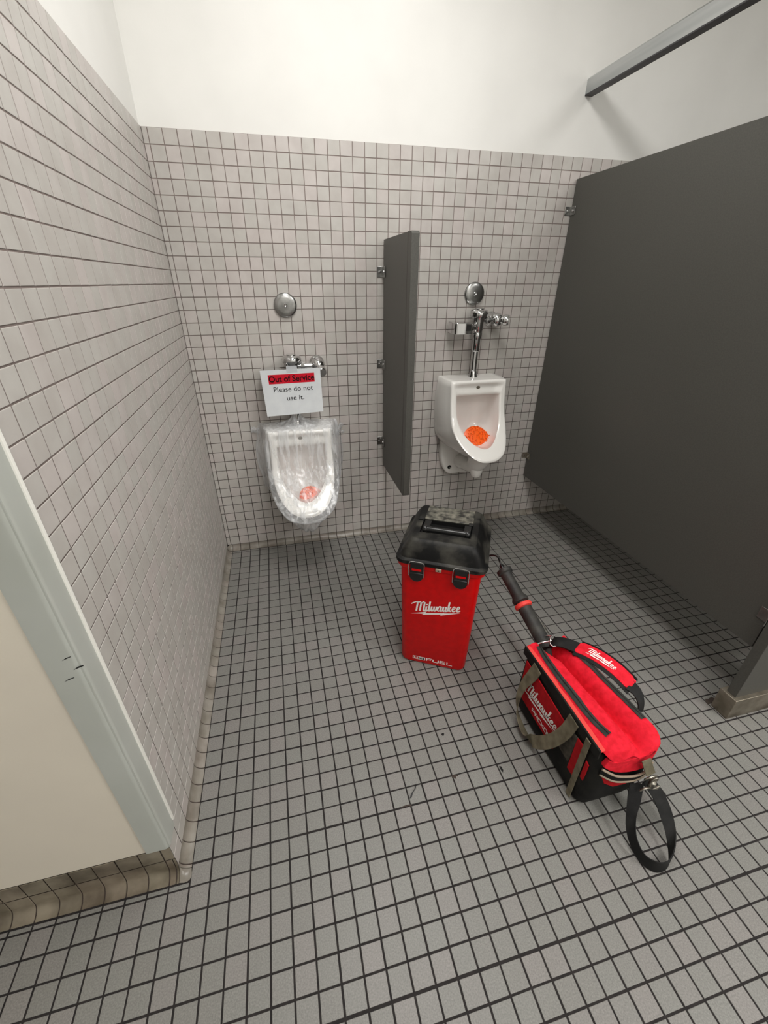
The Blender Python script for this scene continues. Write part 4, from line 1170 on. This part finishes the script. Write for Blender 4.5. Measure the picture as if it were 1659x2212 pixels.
mb = MB(); mb.lathe([(0.009, LA), (0.009, LA+0.018), (0.007, LA+0.022), (0.0, LA+0.022)], A0, ax, 20); obj('end_fitting', mb, mBlkPl, au, smooth=40)
mb = MB()
tip = A0 + ax*(LA + 0.012)
mb.tube(spline([tip, tip + Vector((-0.004, 0.018, 0.016)), Vector((1.160, -0.925, 0.396)), Vector((1.150, -0.895, 0.385)), Vector((1.128, -0.855, 0.345)), Vector((1.095, -0.800, 0.26)), Vector((1.060, -0.765, 0.14)), Vector((1.03, -0.745, 0.03)), Vector((1.0, -0.735, 0.005)), Vector((0.95, -0.70, 0.005))], 6), 0.0036, 8)
obj('cable', mb, mBlkPl, au, smooth=60)
mb = MB()
side = ax.cross(Z_).normalized(); upv = side.cross(ax).normalized()
coil = []
for i in range(140):
    t_ = i/139; a = t_*2*math.pi*16
    c_ = A0 + ax*(LA*0.27 + 0.070*t_) + side*0.026 + upv*0.010
    coil.append(c_ + side*0.0042*math.cos(a) + upv*0.0042*math.sin(a))
mb.tube(coil, 0.0010, 5)
mb.tube([A0 + ax*(LA*0.17) + side*0.028 + upv*0.012, A0 + ax*(LA*0.27) + side*0.027 + upv*0.010], 0.0014, 6)
mb.tube([A0 + ax*(LA*0.17) + side*0.034 + upv*0.008, A0 + ax*(LA*0.40) + side*0.031 + upv*0.010], 0.0014, 6)
obj('spring_wire', mb, mSteel, au, smooth=60)

# ------------------------------------------------------------------ litter on the floor
def fleck(name, pts, h, mat_, label, cat):
    q = MB(); P = [Vector((x, y, 0.0002)) for x, y in pts]
    q.loft([P, [p + Vector((0, 0, h)) for p in P]], True, True)
    return tag(obj(name, q, mat_, smooth=0), label, cat)
mb = MB()
P = spline([(0.672, -1.470, 0.001), (0.662, -1.473, 0.003), (0.656, -1.482, 0.004), (0.646, -1.490, 0.003), (0.636, -1.502, 0.001)], 5)
mb.ribbon(P, [Vector((0.002 + 0.006*(i/len(P)), 0.002, 0)) for i in range(len(P))], 0.0008)
tag(obj('rubber_sliver', mb, mBlkPl, smooth=60), 'thin curled black rubber sliver on the middle of the floor', 'litter')
fleck('dirt_crumb', [(0.802 + 0.0045*math.cos(a)*(1+.2*math.sin(3*a)), -1.337 + 0.0040*math.sin(a)) for a in [2*math.pi*i/12 for i in range(12)]], 0.0025, mHole, 'small round black crumb on a floor tile in front of the bin', 'litter')
fleck('dirt_smudge', [(0.600, -1.5205), (0.608, -1.5175), (0.624, -1.5165), (0.634, -1.5195), (0.631, -1.5245), (0.624, -1.5205), (0.612, -1.5210)], 0.0006, mCoveG, 'dark dirt smudge along a floor joint just below the rubber sliver', 'litter')
fleck('dirt_smear', [(0.776, -1.4705), (0.788, -1.4685), (0.800, -1.4715), (0.7995, -1.4750), (0.7925, -1.4745), (0.7905, -1.4830), (0.7860, -1.4780)], 0.0006, mCoveG, 'ragged grey smear on the floor to the left of the bag', 'litter')
fleck('dry_leaf_bit', [(1.329, -1.726), (1.335, -1.732), (1.339, -1.746), (1.333, -1.748), (1.328, -1.738)], 0.0010, mTan, 'tiny tan scrap on the floor right of the strap loop', 'litter')
fleck('rubber_chip', [(0.979, -1.408), (0.984, -1.410), (0.985, -1.418), (0.981, -1.419), (0.978, -1.414)], 0.0015, mBlkPl, 'small black chip on the floor just left of the bag handle', 'litter')
fleck('rubber_chip', [(0.938, -1.478), (0.944, -1.480), (0.945, -1.492), (0.941, -1.498), (0.938, -1.488)], 0.0015, mBlkPl, 'longer black chip on the floor beside the lower left side of the bag', 'litter')
fleck('grime_patch', [(1.786, -1.452), (1.806, -1.451), (1.820, -1.448), (1.836, -1.440), (1.828, -1.428), (1.809, -1.434), (1.798, -1.430), (1.788, -1.441)], 0.0004, mCoveG, 'dark grime patch on the floor beside the steel pilaster shoe', 'stain')
